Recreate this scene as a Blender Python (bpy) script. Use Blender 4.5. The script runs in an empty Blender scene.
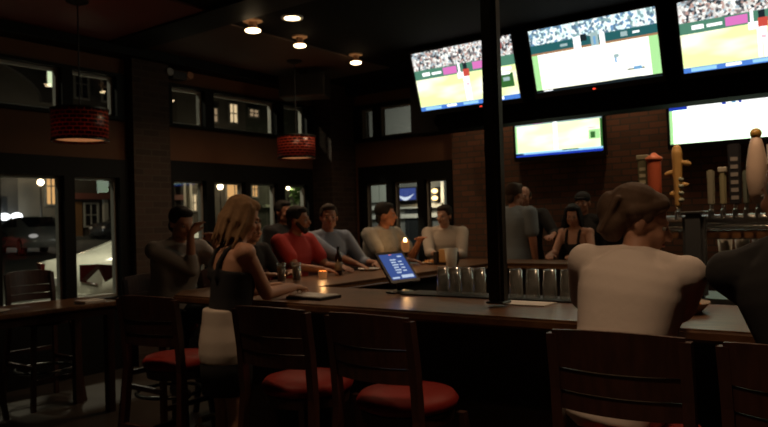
import bpy, bmesh, math, random
from mathutils import Vector, Matrix, Euler
random.seed(7)
S = bpy.context.scene
COL = S.collection

# ------------------------------------------------------------------ camera
cam_d = bpy.data.cameras.new('camera')
cam = bpy.data.objects.new('camera', cam_d)
COL.objects.link(cam)
cam_d.sensor_width = 36
cam_d.lens = 32.55
cam_d.clip_start = 0.05
cam_d.clip_end = 300
cam_d.dof.use_dof = True
cam_d.dof.focus_distance = 1.3
cam_d.dof.aperture_fstop = 9.0
R = Matrix(((0.8021632, 0.0296302, 0.5963692), (0.5964355, 0.0075132, -0.8026258), (-0.0282626, 0.9995327, -0.0116457)))
cam.matrix_world = Matrix.Translation((0, 0, 1.5)) @ R.to_4x4()
S.camera = cam

# ------------------------------------------------------------------ colour, world, exposure
S.view_settings.view_transform = 'Standard'
S.view_settings.look = 'None'
S.view_settings.gamma = 1
S.view_settings.use_curve_mapping = False
S.view_settings.exposure = 0.0
S.cycles.max_bounces = 8
S.cycles.transparent_max_bounces = 12
S.cycles.sample_clamp_indirect = 2.0
S.cycles.caustics_reflective = False
S.cycles.caustics_refractive = False
W = bpy.data.worlds.new('night_sky')
S.world = W
W.use_nodes = True
W.node_tree.nodes['Background'].inputs[0].default_value = (0.25, 0.3, 0.4, 1)
W.node_tree.nodes['Background'].inputs[1].default_value = 0.006

WARM = (1.0, 0.66, 0.39)
DOWN_POWER = 4.4          # each ceiling downlight (W)
PENDANT_POWER = 3.5
STREET_POWER = 900.0

# ------------------------------------------------------------------ materials
MATS = {}
def mat(name, col, rough=0.6, metal=0.0, noise=0.0, nscale=20.0, emit=None, estr=0.0, spec=0.5, alpha=None, bump=0.0, coat=0.0):
    if name in MATS: return MATS[name]
    m = bpy.data.materials.new(name); m.use_nodes = True
    nt = m.node_tree; b = nt.nodes['Principled BSDF']
    b.inputs['Base Color'].default_value = (*col, 1)
    b.inputs['Roughness'].default_value = rough
    b.inputs['Metallic'].default_value = metal
    b.inputs['Specular IOR Level'].default_value = spec
    if coat:
        b.inputs['Coat Weight'].default_value = coat
        b.inputs['Coat Roughness'].default_value = 0.15
    if emit:
        b.inputs['Emission Color'].default_value = (*emit, 1)
        b.inputs['Emission Strength'].default_value = estr
    if noise or bump:
        tc = nt.nodes.new('ShaderNodeTexCoord')
        n = nt.nodes.new('ShaderNodeTexNoise'); n.inputs['Scale'].default_value = nscale; n.inputs['Detail'].default_value = 4
        nt.links.new(tc.outputs['Object'], n.inputs['Vector'])
        if noise:
            r = nt.nodes.new('ShaderNodeMapRange')
            r.inputs['To Min'].default_value = 1 - noise; r.inputs['To Max'].default_value = 1 + noise
            nt.links.new(n.outputs['Fac'], r.inputs['Value'])
            mx = nt.nodes.new('ShaderNodeVectorMath'); mx.operation = 'SCALE'
            mx.inputs[0].default_value = col
            nt.links.new(r.outputs['Result'], mx.inputs['Scale'])
            nt.links.new(mx.outputs['Vector'], b.inputs['Base Color'])
        if bump:
            bp = nt.nodes.new('ShaderNodeBump'); bp.inputs['Strength'].default_value = bump; bp.inputs['Distance'].default_value = 0.01
            nt.links.new(n.outputs['Fac'], bp.inputs['Height']); nt.links.new(bp.outputs['Normal'], b.inputs['Normal'])
    MATS[name] = m
    return m

def emis(name, col, strength):
    if name in MATS: return MATS[name]
    m = bpy.data.materials.new(name); m.use_nodes = True
    nt = m.node_tree; nt.nodes.clear()
    o = nt.nodes.new('ShaderNodeOutputMaterial'); e = nt.nodes.new('ShaderNodeEmission')
    e.inputs[0].default_value = (*col, 1); e.inputs[1].default_value = strength
    nt.links.new(e.outputs[0], o.inputs[0]); MATS[name] = m
    return m

def brick_mat(name, c1, c2, mortar, axis):
    """running-bond brick; axis = the horizontal world axis of the wall ('X' or 'Y')"""
    m = bpy.data.materials.new(name); m.use_nodes = True
    nt = m.node_tree; b = nt.nodes['Principled BSDF']; b.inputs['Roughness'].default_value = 0.85
    g = nt.nodes.new('ShaderNodeNewGeometry'); sp = nt.nodes.new('ShaderNodeSeparateXYZ'); cb = nt.nodes.new('ShaderNodeCombineXYZ')
    nt.links.new(g.outputs['Position'], sp.inputs[0])
    if axis == 'XY':
        ad = nt.nodes.new('ShaderNodeMath'); ad.operation = 'ADD'
        nt.links.new(sp.outputs['X'], ad.inputs[0]); nt.links.new(sp.outputs['Y'], ad.inputs[1]); nt.links.new(ad.outputs[0], cb.inputs['X'])
    else:
        nt.links.new(sp.outputs[axis], cb.inputs['X'])
    nt.links.new(sp.outputs['Z'], cb.inputs['Y'])
    br = nt.nodes.new('ShaderNodeTexBrick')
    br.inputs['Color1'].default_value = (*c1, 1); br.inputs['Color2'].default_value = (*c2, 1); br.inputs['Mortar'].default_value = (*mortar, 1)
    br.inputs['Scale'].default_value = 1.0; br.inputs['Mortar Size'].default_value = 0.007
    br.inputs['Brick Width'].default_value = 0.21; br.inputs['Row Height'].default_value = 0.072
    nt.links.new(cb.outputs[0], br.inputs['Vector'])
    nt.links.new(br.outputs['Color'], b.inputs['Base Color'])
    bp = nt.nodes.new('ShaderNodeBump'); bp.inputs['Strength'].default_value = 0.6; bp.inputs['Distance'].default_value = 0.01; bp.invert = True
    nt.links.new(br.outputs['Fac'], bp.inputs['Height']); nt.links.new(bp.outputs['Normal'], b.inputs['Normal'])
    MATS[name] = m
    return m

def wood_mat(name, c1, c2, rough=0.35, scale=(2, 14, 14), coat=0.0):
    m = bpy.data.materials.new(name); m.use_nodes = True
    nt = m.node_tree; b = nt.nodes['Principled BSDF']; b.inputs['Roughness'].default_value = rough
    if coat: b.inputs['Coat Weight'].default_value = coat; b.inputs['Coat Roughness'].default_value = 0.22
    tc = nt.nodes.new('ShaderNodeTexCoord'); mp = nt.nodes.new('ShaderNodeMapping'); mp.inputs['Scale'].default_value = scale
    n = nt.nodes.new('ShaderNodeTexNoise'); n.inputs['Scale'].default_value = 3; n.inputs['Detail'].default_value = 6
    cr = nt.nodes.new('ShaderNodeValToRGB')
    cr.color_ramp.elements[0].position = 0.35; cr.color_ramp.elements[0].color = (*c1, 1)
    cr.color_ramp.elements[1].position = 0.7; cr.color_ramp.elements[1].color = (*c2, 1)
    nt.links.new(tc.outputs['Object'], mp.inputs[0]); nt.links.new(mp.outputs[0], n.inputs['Vector'])
    nt.links.new(n.outputs['Fac'], cr.inputs[0]); nt.links.new(cr.outputs[0], b.inputs['Base Color'])
    MATS[name] = m
    return m

def glass_pane_mat(name, tint=(1, 1, 1), refl=0.06, rough=0.0, gain=1.4, cloud=0.0):
    m = bpy.data.materials.new(name); m.use_nodes = True
    nt = m.node_tree; nt.nodes.clear()
    o = nt.nodes.new('ShaderNodeOutputMaterial'); mx = nt.nodes.new('ShaderNodeMixShader')
    t = nt.nodes.new('ShaderNodeBsdfTransparent'); t.inputs[0].default_value = (*tint, 1)
    g = nt.nodes.new('ShaderNodeBsdfGlossy'); g.inputs['Roughness'].default_value = rough
    lw = nt.nodes.new('ShaderNodeFresnel'); lw.inputs[0].default_value = 1.5
    ma = nt.nodes.new('ShaderNodeMath'); ma.operation = 'MULTIPLY_ADD'; ma.inputs[1].default_value = gain; ma.inputs[2].default_value = refl
    ma.use_clamp = True
    ge = nt.nodes.new('ShaderNodeNewGeometry'); fr = nt.nodes.new('ShaderNodeMath'); fr.operation = 'SUBTRACT'; fr.inputs[0].default_value = 1.0
    mu = nt.nodes.new('ShaderNodeMath'); mu.operation = 'MULTIPLY'
    nt.links.new(ge.outputs['Backfacing'], fr.inputs[1]); nt.links.new(fr.outputs[0], mu.inputs[1]); nt.links.new(ma.outputs[0], mu.inputs[0])
    nt.links.new(lw.outputs[0], ma.inputs[0]); nt.links.new(mu.outputs[0], mx.inputs[0])
    if cloud:
        df = nt.nodes.new('ShaderNodeBsdfDiffuse'); df.inputs[0].default_value = (0.8, 0.78, 0.72, 1); m2 = nt.nodes.new('ShaderNodeMixShader'); m2.inputs[0].default_value = cloud
        nt.links.new(t.outputs[0], m2.inputs[1]); nt.links.new(df.outputs[0], m2.inputs[2]); t = m2
    nt.links.new(t.outputs[0], mx.inputs[1]); nt.links.new(g.outputs[0], mx.inputs[2]); nt.links.new(mx.outputs[0], o.inputs[0])
    MATS[name] = m
    return m

def drink_glass_mat(name, tint=(0.9, 0.95, 0.93)):
    m = bpy.data.materials.new(name); m.use_nodes = True
    b = m.node_tree.nodes['Principled BSDF']
    b.inputs['Base Color'].default_value = (*tint, 1); b.inputs['Roughness'].default_value = 0.08
    b.inputs['Transmission Weight'].default_value = 1.0; b.inputs['IOR'].default_value = 1.35
    MATS[name] = m
    return m

def shade_mat():
    """pendant drum of small red mosaic tiles in rows"""
    m = bpy.data.materials.new('red mosaic shade'); m.use_nodes = True
    nt = m.node_tree; b = nt.nodes['Principled BSDF']; b.inputs['Roughness'].default_value = 0.3
    uv = nt.nodes.new('ShaderNodeTexCoord')
    br = nt.nodes.new('ShaderNodeTexBrick')
    br.inputs['Color1'].default_value = (0.10, 0.006, 0.005, 1); br.inputs['Color2'].default_value = (0.02, 0.002, 0.002, 1)
    br.inputs['Mortar'].default_value = (0.62, 0.13, 0.08, 1)
    br.inputs['Scale'].default_value = 1; br.inputs['Mortar Size'].default_value = 0.055
    br.inputs['Brick Width'].default_value = 0.9; br.inputs['Row Height'].default_value = 0.42
    mp = nt.nodes.new('ShaderNodeMapping'); mp.inputs['Scale'].default_value = (22, 3.4, 1)
    nt.links.new(uv.outputs['UV'], mp.inputs[0]); nt.links.new(mp.outputs[0], br.inputs['Vector'])
    nt.links.new(br.outputs['Color'], b.inputs['Base Color'])
    tr = nt.nodes.new('ShaderNodeBsdfTranslucent'); nt.links.new(br.outputs['Color'], tr.inputs[0])
    mx = nt.nodes.new('ShaderNodeMixShader'); mx.inputs[0].default_value = 0.45
    nt.links.new(b.outputs[0], mx.inputs[1]); nt.links.new(tr.outputs[0], mx.inputs[2])
    nt.links.new(mx.outputs[0], nt.nodes['Material Output'].inputs[0])
    MATS['shade'] = m
    return m

M_floor = mat('dark floor tile', (0.05, 0.042, 0.036), 0.28, noise=0.35, nscale=3)
M_ceil = mat('black painted ceiling', (0.008, 0.0065, 0.006), 0.9, spec=0.1)
M_redceil = mat('dark red ceiling panel', (0.11, 0.017, 0.012), 0.7)
M_wall = mat('ochre brown wall paint', (0.15, 0.066, 0.032), 0.8, noise=0.12, nscale=4)
M_black = mat('black painted wood', (0.005, 0.0045, 0.004), 0.6, spec=0.2)
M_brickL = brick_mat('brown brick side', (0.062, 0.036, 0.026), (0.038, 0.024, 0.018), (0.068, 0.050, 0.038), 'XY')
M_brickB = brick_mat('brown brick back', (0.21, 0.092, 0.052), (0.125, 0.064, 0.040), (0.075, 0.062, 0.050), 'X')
M_litreveal = mat('grey window bead', (0.34, 0.33, 0.30), 0.45)  # pale tone stands in for window reveals lit from outside
M_pane = glass_pane_mat('window pane glass', refl=0.03, gain=1.6)
glass_pane_mat('thin glass', (0.90, 0.91, 0.90), 0.04, 0.16, 2.0, 0.10)
M_barwood = wood_mat('varnished bar wood', (0.10, 0.042, 0.016), (0.22, 0.10, 0.040), 0.40, (3, 20, 8), coat=0.35)
M_barfront = wood_mat('dark bar panel', (0.010, 0.006, 0.004), (0.020, 0.011, 0.007), 0.5)
M_chair = wood_mat('dark cherry chair wood', (0.030, 0.010, 0.007), (0.052, 0.018, 0.011), 0.42, (14, 14, 3))
M_vinyl = mat('red vinyl', (0.17, 0.012, 0.009), 0.55, spec=0.18)
M_steel = mat('brushed steel', (0.55, 0.54, 0.52), 0.28, 1.0)
M_darkmetal = mat('dark bronze metal', (0.05, 0.045, 0.04), 0.4, 0.8)
M_brass = mat('brass', (0.60, 0.40, 0.17), 0.25, 1.0)
M_rubber = mat('black rubber', (0.012, 0.012, 0.012), 0.6)
M_plastic = mat('black plastic', (0.012, 0.012, 0.013), 0.35)
M_postpaint = mat('black gloss post paint', (0.030, 0.028, 0.024), 0.35)
M_white = mat('white china', (0.75, 0.73, 0.70), 0.35)
M_paper = mat('white paper', (0.72, 0.70, 0.66), 0.8)
M_shade = shade_mat()
M_shadein = mat('shade lining', (0.85, 0.42, 0.22), 0.7)
M_lampdisc = emis('downlight lens', (1.0, 0.74, 0.42), 9.0)
M_bulb = emis('warm bulb', (1.0, 0.55, 0.25), 6.0)
M_flame = emis('candle flame', (1.0, 0.58, 0.22), 14.0)

# ------------------------------------------------------------------ mesh helpers
def link(name, bm, m, parent=None, smooth=False):
    me = bpy.data.meshes.new(name)
    bmesh.ops.recalc_face_normals(bm, faces=bm.faces[:])
    bm.to_mesh(me); bm.free()
    for x in (m if isinstance(m, (list, tuple)) else [m]): me.materials.append(x)
    if smooth:
        for p in me.polygons: p.use_smooth = True
    o = bpy.data.objects.new(name, me); COL.objects.link(o)
    if parent: o.parent = parent
    return o

def tag(o, label, cat, group=None, kind=None):
    o['label'] = label; o['category'] = cat
    if group: o['group'] = group
    if kind: o['kind'] = kind
    return o

def struct(o):
    o['kind'] = 'structure'; return o

def empty(name, loc=(0, 0, 0), rz=0.0):
    o = bpy.data.objects.new(name, None); COL.objects.link(o)
    o.empty_display_size = 0.1
    o.location = loc; o.rotation_euler = (0, 0, rz)
    return o

def copy_tree(o, parent=None):
    c = o.copy(); COL.objects.link(c)
    if parent: c.parent = parent
    for ch in [k for k in o.children]: copy_tree(ch, c)
    return c

def box(bm, lo, hi, rot=None, piv=None, mi=0):
    v = [bm.verts.new((x, y, z)) for x in (lo[0], hi[0]) for y in (lo[1], hi[1]) for z in (lo[2], hi[2])]
    fs = [(0, 1, 3, 2), (4, 6, 7, 5), (0, 4, 5, 1), (2, 3, 7, 6), (0, 2, 6, 4), (1, 5, 7, 3)]
    for f in fs:
        F = bm.faces.new([v[i] for i in f]); F.material_index = mi
    if rot is not None:
        p = Vector(piv if piv else ((lo[0]+hi[0])/2, (lo[1]+hi[1])/2, (lo[2]+hi[2])/2))
        for q in v: q.co = p + rot @ (q.co - p)
    return v

def bbox_obj(name, lo, hi, m, parent=None, bevel=0.0, seg=2):
    bm = bmesh.new(); box(bm, lo, hi)
    if bevel: bmesh.ops.bevel(bm, geom=bm.edges[:], offset=bevel, segments=seg, affect='EDGES', profile=0.5)
    return link(name, bm, m, parent)

def lathe(bm, prof, n=24, org=(0, 0, 0), M=None, uv=False):
    """profile (r,z) revolved about z; M a 3x3 applied before org"""
    o = Vector(org); rings = []
    for r, z in prof:
        ring = []
        for k in range(n):
            a = 2*math.pi*k/n
            p = Vector((r*math.cos(a), r*math.sin(a), z))
            if M is not None: p = M @ p
            ring.append(bm.verts.new(o + p))
        rings.append(ring)
    lay = bm.loops.layers.uv.verify() if uv else None
    for i in range(len(rings)-1):
        for k in range(n):
            f = bm.faces.new((rings[i][k], rings[i][(k+1) % n], rings[i+1][(k+1) % n], rings[i+1][k]))
            if uv:
                us = [(k/n, i), ((k+1)/n, i), ((k+1)/n, i+1), (k/n, i+1)]
                for L, u in zip(f.loops, us): L[lay].uv = u
    return rings

def caps(bm, rings):
    for r in (rings[0], rings[-1]):
        try: bm.faces.new(r)
        except ValueError: pass

def frame_from(d):
    z = d.normalized(); x = z.cross(Vector((0, 0, 1)))
    if x.length < 1e-4: x = Vector((1, 0, 0))
    x.normalize(); y = z.cross(x)
    return Matrix((x, y, z)).transposed()

def rod(bm, a, b, r0, r1=None, n=12, cap=True):
    a, b = Vector(a), Vector(b); r1 = r0 if r1 is None else r1
    M = frame_from(b-a); L = (b-a).length
    rg = lathe(bm, [(r0, 0), (r1, L)], n, a, M)
    if cap: caps(bm, rg)

def bar4(bm, a, b, w, d):
    """square bar from a to b, w wide (x-ish) and d deep"""
    a, b = Vector(a), Vector(b)
    v = []
    for p in (a, b):
        for sx, sy in ((-1, -1), (1, -1), (1, 1), (-1, 1)):
            v.append(bm.verts.new((p.x+sx*w/2, p.y+sy*d/2, p.z)))
    for f in ((0, 3, 2, 1), (4, 5, 6, 7), (0, 1, 5, 4), (1, 2, 6, 5), (2, 3, 7, 6), (3, 0, 4, 7)): bm.faces.new([v[i] for i in f])

def capsule(bm, a, b, r0, r1, n=14):
    a, b = Vector(a), Vector(b)
    d = b-a; L = d.length
    if L < 1e-5: d = Vector((0, 0, 1)); L = 1e-5
    M = frame_from(d)
    prof = []
    for i in range(5):
        t = math.pi/2*i/4
        prof.append((max(1e-4, r0*math.sin(t)), -r0*math.cos(t)))
    for i in range(5):
        t = math.pi/2*i/4
        prof.append((max(1e-4, r1*math.cos(t)), L+r1*math.sin(t)))
    caps(bm, lathe(bm, prof, n, a, M))

def ell(bm, c, r, M=None, n=16):
    prof = []
    for i in range(11):
        t = math.pi*i/10
        prof.append((max(1e-4, math.sin(t)), -math.cos(t)))
    Sm = Matrix.Diagonal(Vector(r))
    Mx = (M @ Sm) if M is not None else Sm
    caps(bm, lathe(bm, prof, n, c, Mx))

def remeshed(name, bm, m, parent, voxel=0.010, smooth=4, ext=0.0):
    me = bpy.data.meshes.new('tmp'); bmesh.ops.recalc_face_normals(bm, faces=bm.faces[:]); bm.to_mesh(me); bm.free()
    o = bpy.data.objects.new('tmp', me); COL.objects.link(o)
    r = o.modifiers.new('r', 'REMESH'); r.mode = 'VOXEL'; r.voxel_size = voxel; r.adaptivity = 0
    s = o.modifiers.new('s', 'SMOOTH'); s.factor = 0.5; s.iterations = smooth
    dg = bpy.context.evaluated_depsgraph_get()
    res = bpy.data.meshes.new_from_object(o.evaluated_get(dg))
    bpy.data.objects.remove(o)
    res.name = name; res.materials.clear(); res.materials.append(m)
    for p in res.polygons: p.use_smooth = True
    q = bpy.data.objects.new(name, res); COL.objects.link(q)
    if parent: q.parent = parent
    return q

def area_light(name, loc, power, col, size=0.1, rot=(0, 0, 0), parent=None, shape='DISK', spread=math.pi):
    L = bpy.data.lights.new(name, 'AREA'); L.energy = power; L.color = col; L.shape = shape; L.size = size; L.spread = spread
    o = bpy.data.objects.new(name, L); COL.objects.link(o); o.location = loc; o.rotation_euler = rot
    if parent: o.parent = parent
    return o

def point_light(name, loc, power, col, r=0.03, parent=None):
    L = bpy.data.lights.new(name, 'POINT'); L.energy = power; L.color = col; L.shadow_soft_size = r
    o = bpy.data.objects.new(name, L); COL.objects.link(o); o.location = loc
    if parent: o.parent = parent
    return o

# ------------------------------------------------------------------ room shell
CZ = 3.48
struct(bbox_obj('floor', (-6.95, -4, -0.12), (4, 8.15, 0), M_floor))
struct(bbox_obj('ceiling', (-6.95, -4, CZ), (4, 8.15, CZ+0.12), M_ceil))
struct(bbox_obj('wall_right', (4, -4, 0), (4.15, 8.15, CZ), M_wall))
struct(bbox_obj('wall_rear', (-6.95, -4.15, 0), (4, -4, CZ), M_wall))
# left wall with two window bays (x = -6.8 is the room face)
XW = -6.8
def wall_boxes(name, rects, m, fixed, thick, axis):
    bm = bmesh.new()
    for a0, a1, z0, z1 in rects:
        if axis == 'x': box(bm, (fixed-thick, a0, z0), (fixed, a1, z1))
        else: box(bm, (a0, fixed, z0), (a1, fixed+thick, z1))
    return struct(link(name, bm, m))
UZ0, UZ1, LZ0, LZ1 = 2.70, 3.18, 0.68, 2.06
BAYS = [(0.6, 4.36), (5.0, 7.36)]
rects = [(-4, 0.6, 0, CZ), (4.36, 5.0, 0, CZ), (7.36, 8.15, 0, CZ)]
for a, b in BAYS:
    rects += [(a, b, UZ1, CZ), (a, b, LZ1, UZ0), (a, b, 0, LZ0)]
wall_boxes('wall_left', rects, M_wall, XW, 0.14, 'x')
# back wall with one window bay
rb = [(-6.95, -6.36, 0, CZ), (-4.80, 4.0, 0, CZ), (-6.36, -4.80, UZ1, CZ), (-6.36, -4.80, LZ1, UZ0), (-6.36, -4.80, 0, LZ0)]
wall_boxes('wall_back', rb, M_wall, 8.0, 0.15, 'y')
# brick facing
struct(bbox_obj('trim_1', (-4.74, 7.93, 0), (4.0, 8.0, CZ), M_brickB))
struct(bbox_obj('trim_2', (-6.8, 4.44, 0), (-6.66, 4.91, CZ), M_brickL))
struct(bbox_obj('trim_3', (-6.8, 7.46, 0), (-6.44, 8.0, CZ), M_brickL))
# crown along the left and back walls, black beams and red panels of the ceiling
bm = bmesh.new(); box(bm, (-6.8, -4, 3.36), (-6.56, 7.46, CZ)); struct(link('trim_4', bm, M_black))
bm = bmesh.new(); box(bm, (-6.44, 7.80, 3.36), (-4.74, 8.0, CZ)); struct(link('trim_5', bm, M_black))
bm = bmesh.new()
box(bm, (-6.56, 1.2, CZ-0.02), (-5.0, 4.10, CZ)); struct(link('ceiling_panel', bm, M_redceil))
bm = bmesh.new(); box(bm, (-6.56, 4.10, 3.44), (-2.0, 4.5, CZ)); struct(link('trim_6', bm, M_black))
bm = bmesh.new()
box(bm, (-6.56, 4.5, CZ-0.015), (-5.2, 7.2, CZ)); struct(link('ceiling_panel', bm, mat('brown ceiling panel', (0.06, 0.03, 0.018), 0.7)))
# soffit the big screens hang on
struct(bbox_obj('beam_1', (-4.72, 6.95, 2.545), (3.0, 7.25, CZ), mat('matt black soffit', (0.006, 0.005, 0.005), 0.9, spec=0.1)))

bm = bmesh.new(); box(bm, (-6.8, -4, 0), (-6.77, 4.44, 0.66)); box(bm, (-6.8, 4.91, 0), (-6.77, 7.46, 0.66)); struct(link('baseboard_left', bm, M_black))
bm = bmesh.new(); box(bm, (-6.44, 7.97, 0), (-4.74, 8.0, 0.66)); struct(link('baseboard_back', bm, M_black))
# dark wood surrounds and windows
def window(n, along, a_list, z0, z1, head, sill, axis, bead=True):
    """a_list: frame edges of the panes [(a0,a1),...] along the wall"""
    w = empty('window_%d' % n); struct(w)
    amin, amax = a_list[0][0], a_list[-1][1]
    def P(a0, a1, d0, d1, zz0, zz1):
        if axis == 'x': return (XW+d0, a0, zz0), (XW+d1, a1, zz1)
        return (a0, 8.0-d1, zz0), (a1, 8.0-d0, zz1)
    bm = bmesh.new()
    box(bm, *P(amin-0.10, amax+0.10, -0.10, 0.05, z1, head))
    box(bm, *P(amin-0.10, amax+0.10, -0.10, 0.05, sill, z0))
    prev = amin-0.10
    for a0, a1 in a_list:
        box(bm, *P(prev, a0, -0.10, 0.05, z0, z1)); prev = a1
    box(bm, *P(prev, amax+0.10, -0.10, 0.05, z0, z1))
    struct(link('window_frame', bm, M_black, w))
    for a0, a1 in a_list:
        bm = bmesh.new()
        t = 0.028
        box(bm, *P(a0, a0+t, -0.09, -0.03, z0, z1)); box(bm, *P(a1-t, a1, -0.09, -0.03, z0, z1))
        box(bm, *P(a0+t, a1-t, -0.09, -0.03, z0, z0+t)); box(bm, *P(a0+t, a1-t, -0.09, -0.03, z1-t, z1))
        struct(link('window_bead', bm, M_litreveal, w))  # light grey edge, coloured as if the reveal caught outside light
        bm = bmesh.new(); box(bm, *P(a0+t, a1-t, -0.064, -0.058, z0+t, z1-t))
        struct(link('window_glass', bm, M_pane, w))
    return w
window(1, 'y', [(0.8, 1.75), (1.85, 2.70), (2.80, 3.70), (3.81, 4.31)], UZ0+0.015, UZ1-0.03, UZ1+0.005, UZ0-0.02, 'x')
window(2, 'y', [(0.8, 1.75), (1.85, 2.95), (3.08, 3.70), (3.81, 4.32)], LZ0+0.1, 2.055, 2.25, LZ0-0.02, 'x')
window(3, 'y', [(5.02, 5.50), (5.63, 6.70), (6.84, 7.30)], UZ0+0.015, UZ1-0.03, UZ1+0.005, UZ0-0.02, 'x')
window(4, 'y', [(5.02, 5.49), (5.61, 6.12), (6.20, 6.70), (6.83, 7.30)], LZ0+0.1, 2.055, 2.28, LZ0-0.02, 'x')
window(5, 'x', [(-6.32, -6.07), (-5.97, -5.20), (-5.12, -4.90)], UZ0+0.015, UZ1-0.03, UZ1+0.02, UZ0-0.03, 'y')
window(6, 'x', [(-6.26, -5.86), (-5.75, -5.33), (-5.22, -4.86)], LZ0+0.1, 2.06, 2.30, LZ0-0.02, 'y')

# ------------------------------------------------------------------ outside
M_asphalt = mat('asphalt', (0.075, 0.075, 0.062), 0.8, noise=0.25, nscale=1.5)
M_pavement = mat('concrete pavement', (0.22, 0.22, 0.19), 0.85, noise=0.2, nscale=2)
bm = bmesh.new()
v = [bm.verts.new(p) for p in ((-6.97, -30, -0.06), (-6.97, 70, -0.06), (-8.6, 70, -0.06), (-8.6, -30, -0.06))]; bm.faces.new(v)
v = [bm.verts.new(p) for p in ((-8.6, -30, -0.06), (-8.6, 70, -0.06), (-60, 70, 1.80), (-60, -30, 1.80))]; bm.faces.new(v)
o = struct(link('street', bm, M_asphalt))
bm = bmesh.new(); box(bm, (-7.9, -20, -0.15), (-6.97, 60, 0.0)); struct(link('sidewalk', bm, M_pavement))
bm = bmesh.new(); box(bm, (-42, -10, 0.6), (-36.9, 70, 1.16)); struct(link('sidewalk', bm, M_pavement))
bm = bmesh.new(); box(bm, (-24, 8.17, -0.3), (6, 40, 0.0)); struct(link('pavement', bm, M_asphalt))

def win_rect(parent, x, y0, y1, z0, z1, m, frame=None):
    """a framed window on a facade that faces +x"""
    bm = bmesh.new(); t = 0.10
    for lo, hi in (((x, y0-t, z0-t), (x+0.12, y0, z1+t)), ((x, y1, z0-t), (x+0.12, y1+t, z1+t)), ((x, y0, z1), (x+0.12, y1, z1+t)), ((x, y0, z0-t), (x+0.12, y1, z0)),
                   ((x, (y0+y1)/2-0.03, z0), (x+0.08, (y0+y1)/2+0.03, z1)), ((x, y0, (z0+z1)/2-0.03), (x+0.08, y1, (z0+z1)/2+0.03))):
        box(bm, lo, hi)
    f = link('window', bm, frame or mat('grey facade window frame', (0.20, 0.20, 0.18), 0.7), parent)
    bm = bmesh.new(); box(bm, (x-0.02, y0, z0), (x+0.03, y1, z1)); link('pane', bm, m, f)

M_dkpane = mat('dark shop glass', (0.02, 0.022, 0.024), 0.15)
M_lit1 = emis('amber lit room', (1.0, 0.55, 0.20), 0.75)
M_lit2 = emis('pale lit room', (1.0, 0.75, 0.42), 0.8)
M_lit3 = emis('dim lit room', (1.0, 0.70, 0.40), 0.30)
XF = -38.0
def facade(name, y0, y1, h, col, label, xf=XF):
    e = empty(name, (xf, (y0+y1)/2, 1.1)); e.location = (0, 0, 0)
    tag(e, label, 'building')
    bbox_obj('wall', (xf-6, y0, 0.6), (xf, y1, h), mat('facade ' + name + str(y0), col, 0.85, noise=0.2, nscale=0.8), e)
    return e
b1 = facade('building', 6, 20.9, 14, (0.15, 0.14, 0.118), 'pale arched building across the street, behind the window nearest the frame edge')
bm = bmesh.new()
for k in range(14):
    a0 = math.pi*k/14; a1 = math.pi*(k+1)/14
    for r0, r1 in ((3.6, 4.2),):
        q = [(XF+0.3, 14.5+r*1.4*math.cos(a), 8.6+r*0.62*math.sin(a)) for r, a in ((r0, a0), (r0, a1), (r1, a1), (r1, a0))]
        q2 = [(XF, p[1], p[2]) for p in q]
        vv = [bm.verts.new(p) for p in q+q2]
        for f in ((0, 1, 2, 3), (7, 6, 5, 4), (0, 4, 5, 1), (1, 5, 6, 2), (2, 6, 7, 3), (3, 7, 4, 0)): bm.faces.new([vv[i] for i in f])
link('arch_moulding', bm, mat('dark stone moulding', (0.05, 0.045, 0.04), 0.8), b1)
win_rect(b1, XF, 19.75, 20.3, 3.0, 5.0, M_lit1)
bbox_obj('doorway', (XF, 16.5, 1.1), (XF+0.15, 17.6, 3.4), M_dkpane, b1)
b2 = facade('building', 20.9, 28.6, 13, (0.070, 0.062, 0.050), 'dark brick shopfront across the street behind the parked dark hatchback')
bbox_obj('cornice', (XF, 20.9, 3.28), (XF+0.5, 28.6, 3.62), mat('red brown fascia', (0.20, 0.07, 0.05), 0.7), b2)
bbox_obj('shopfront', (XF-0.02, 6, 1.1), (XF+0.06, 18.2, 4.6), mat('dark shuttered shopfront', (0.02, 0.02, 0.018), 0.6), b1)
win_rect(b2, XF, 22.0, 22.75, 1.75, 3.0, M_dkpane, mat('pale shop window frame', (0.42, 0.42, 0.36), 0.7))
bbox_obj('door', (XF, 21.25, 1.16), (XF+0.10, 21.8, 3.15), mat('brown shop door', (0.22, 0.11, 0.04), 0.6), b2)
bbox_obj('pilaster', (XF, 23.1, 1.16), (XF+0.25, 23.35, 3.28), mat('pale stone pilaster', (0.5, 0.49, 0.42), 0.8), b2)
for yy, lit in ((21.6, 0), (23.3, 0), (25.2, 0)):
    win_rect(b2, XF, yy, yy+0.75, 9.2, 10.8, M_dkpane)
b3 = facade('building', 28.6, 34.6, 13.5, (0.10, 0.095, 0.08), 'grey building across the street with narrow amber lit windows')
for y0, y1 in ((29.49, 29.96), (30.23, 30.71)): win_rect(b3, XF, y0, y1, 2.6, 3.65, M_lit2)
for y0 in (28.75, 29.25, 30.95): bbox_obj('pilaster', (XF, y0, 1.16), (XF+0.3, y0+0.2, 4.5), mat('pale stone pilaster', (0.5, 0.49, 0.42), 0.8), b3)
win_rect(b3, XF, 32.6, 34.1, 2.4, 4.6, M_lit1)
for (y0, y1, z0, z1, m) in ((31.36, 31.94, 8.76, 9.68, M_lit3), (33.07, 33.76, 8.87, 10.16, M_lit2)): win_rect(b3, XF, y0, y1, z0, z1, m)
b4 = facade('building', 34.6, 52, 13, (0.05, 0.06, 0.045), 'dark greenish building farthest along the street, one dim upper window')
win_rect(b4, XF, 35.0, 35.5, 3.6, 4.7, M_lit1)
win_rect(b4, XF, 34.95, 35.8, 9.5, 10.0, M_lit3)
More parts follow.
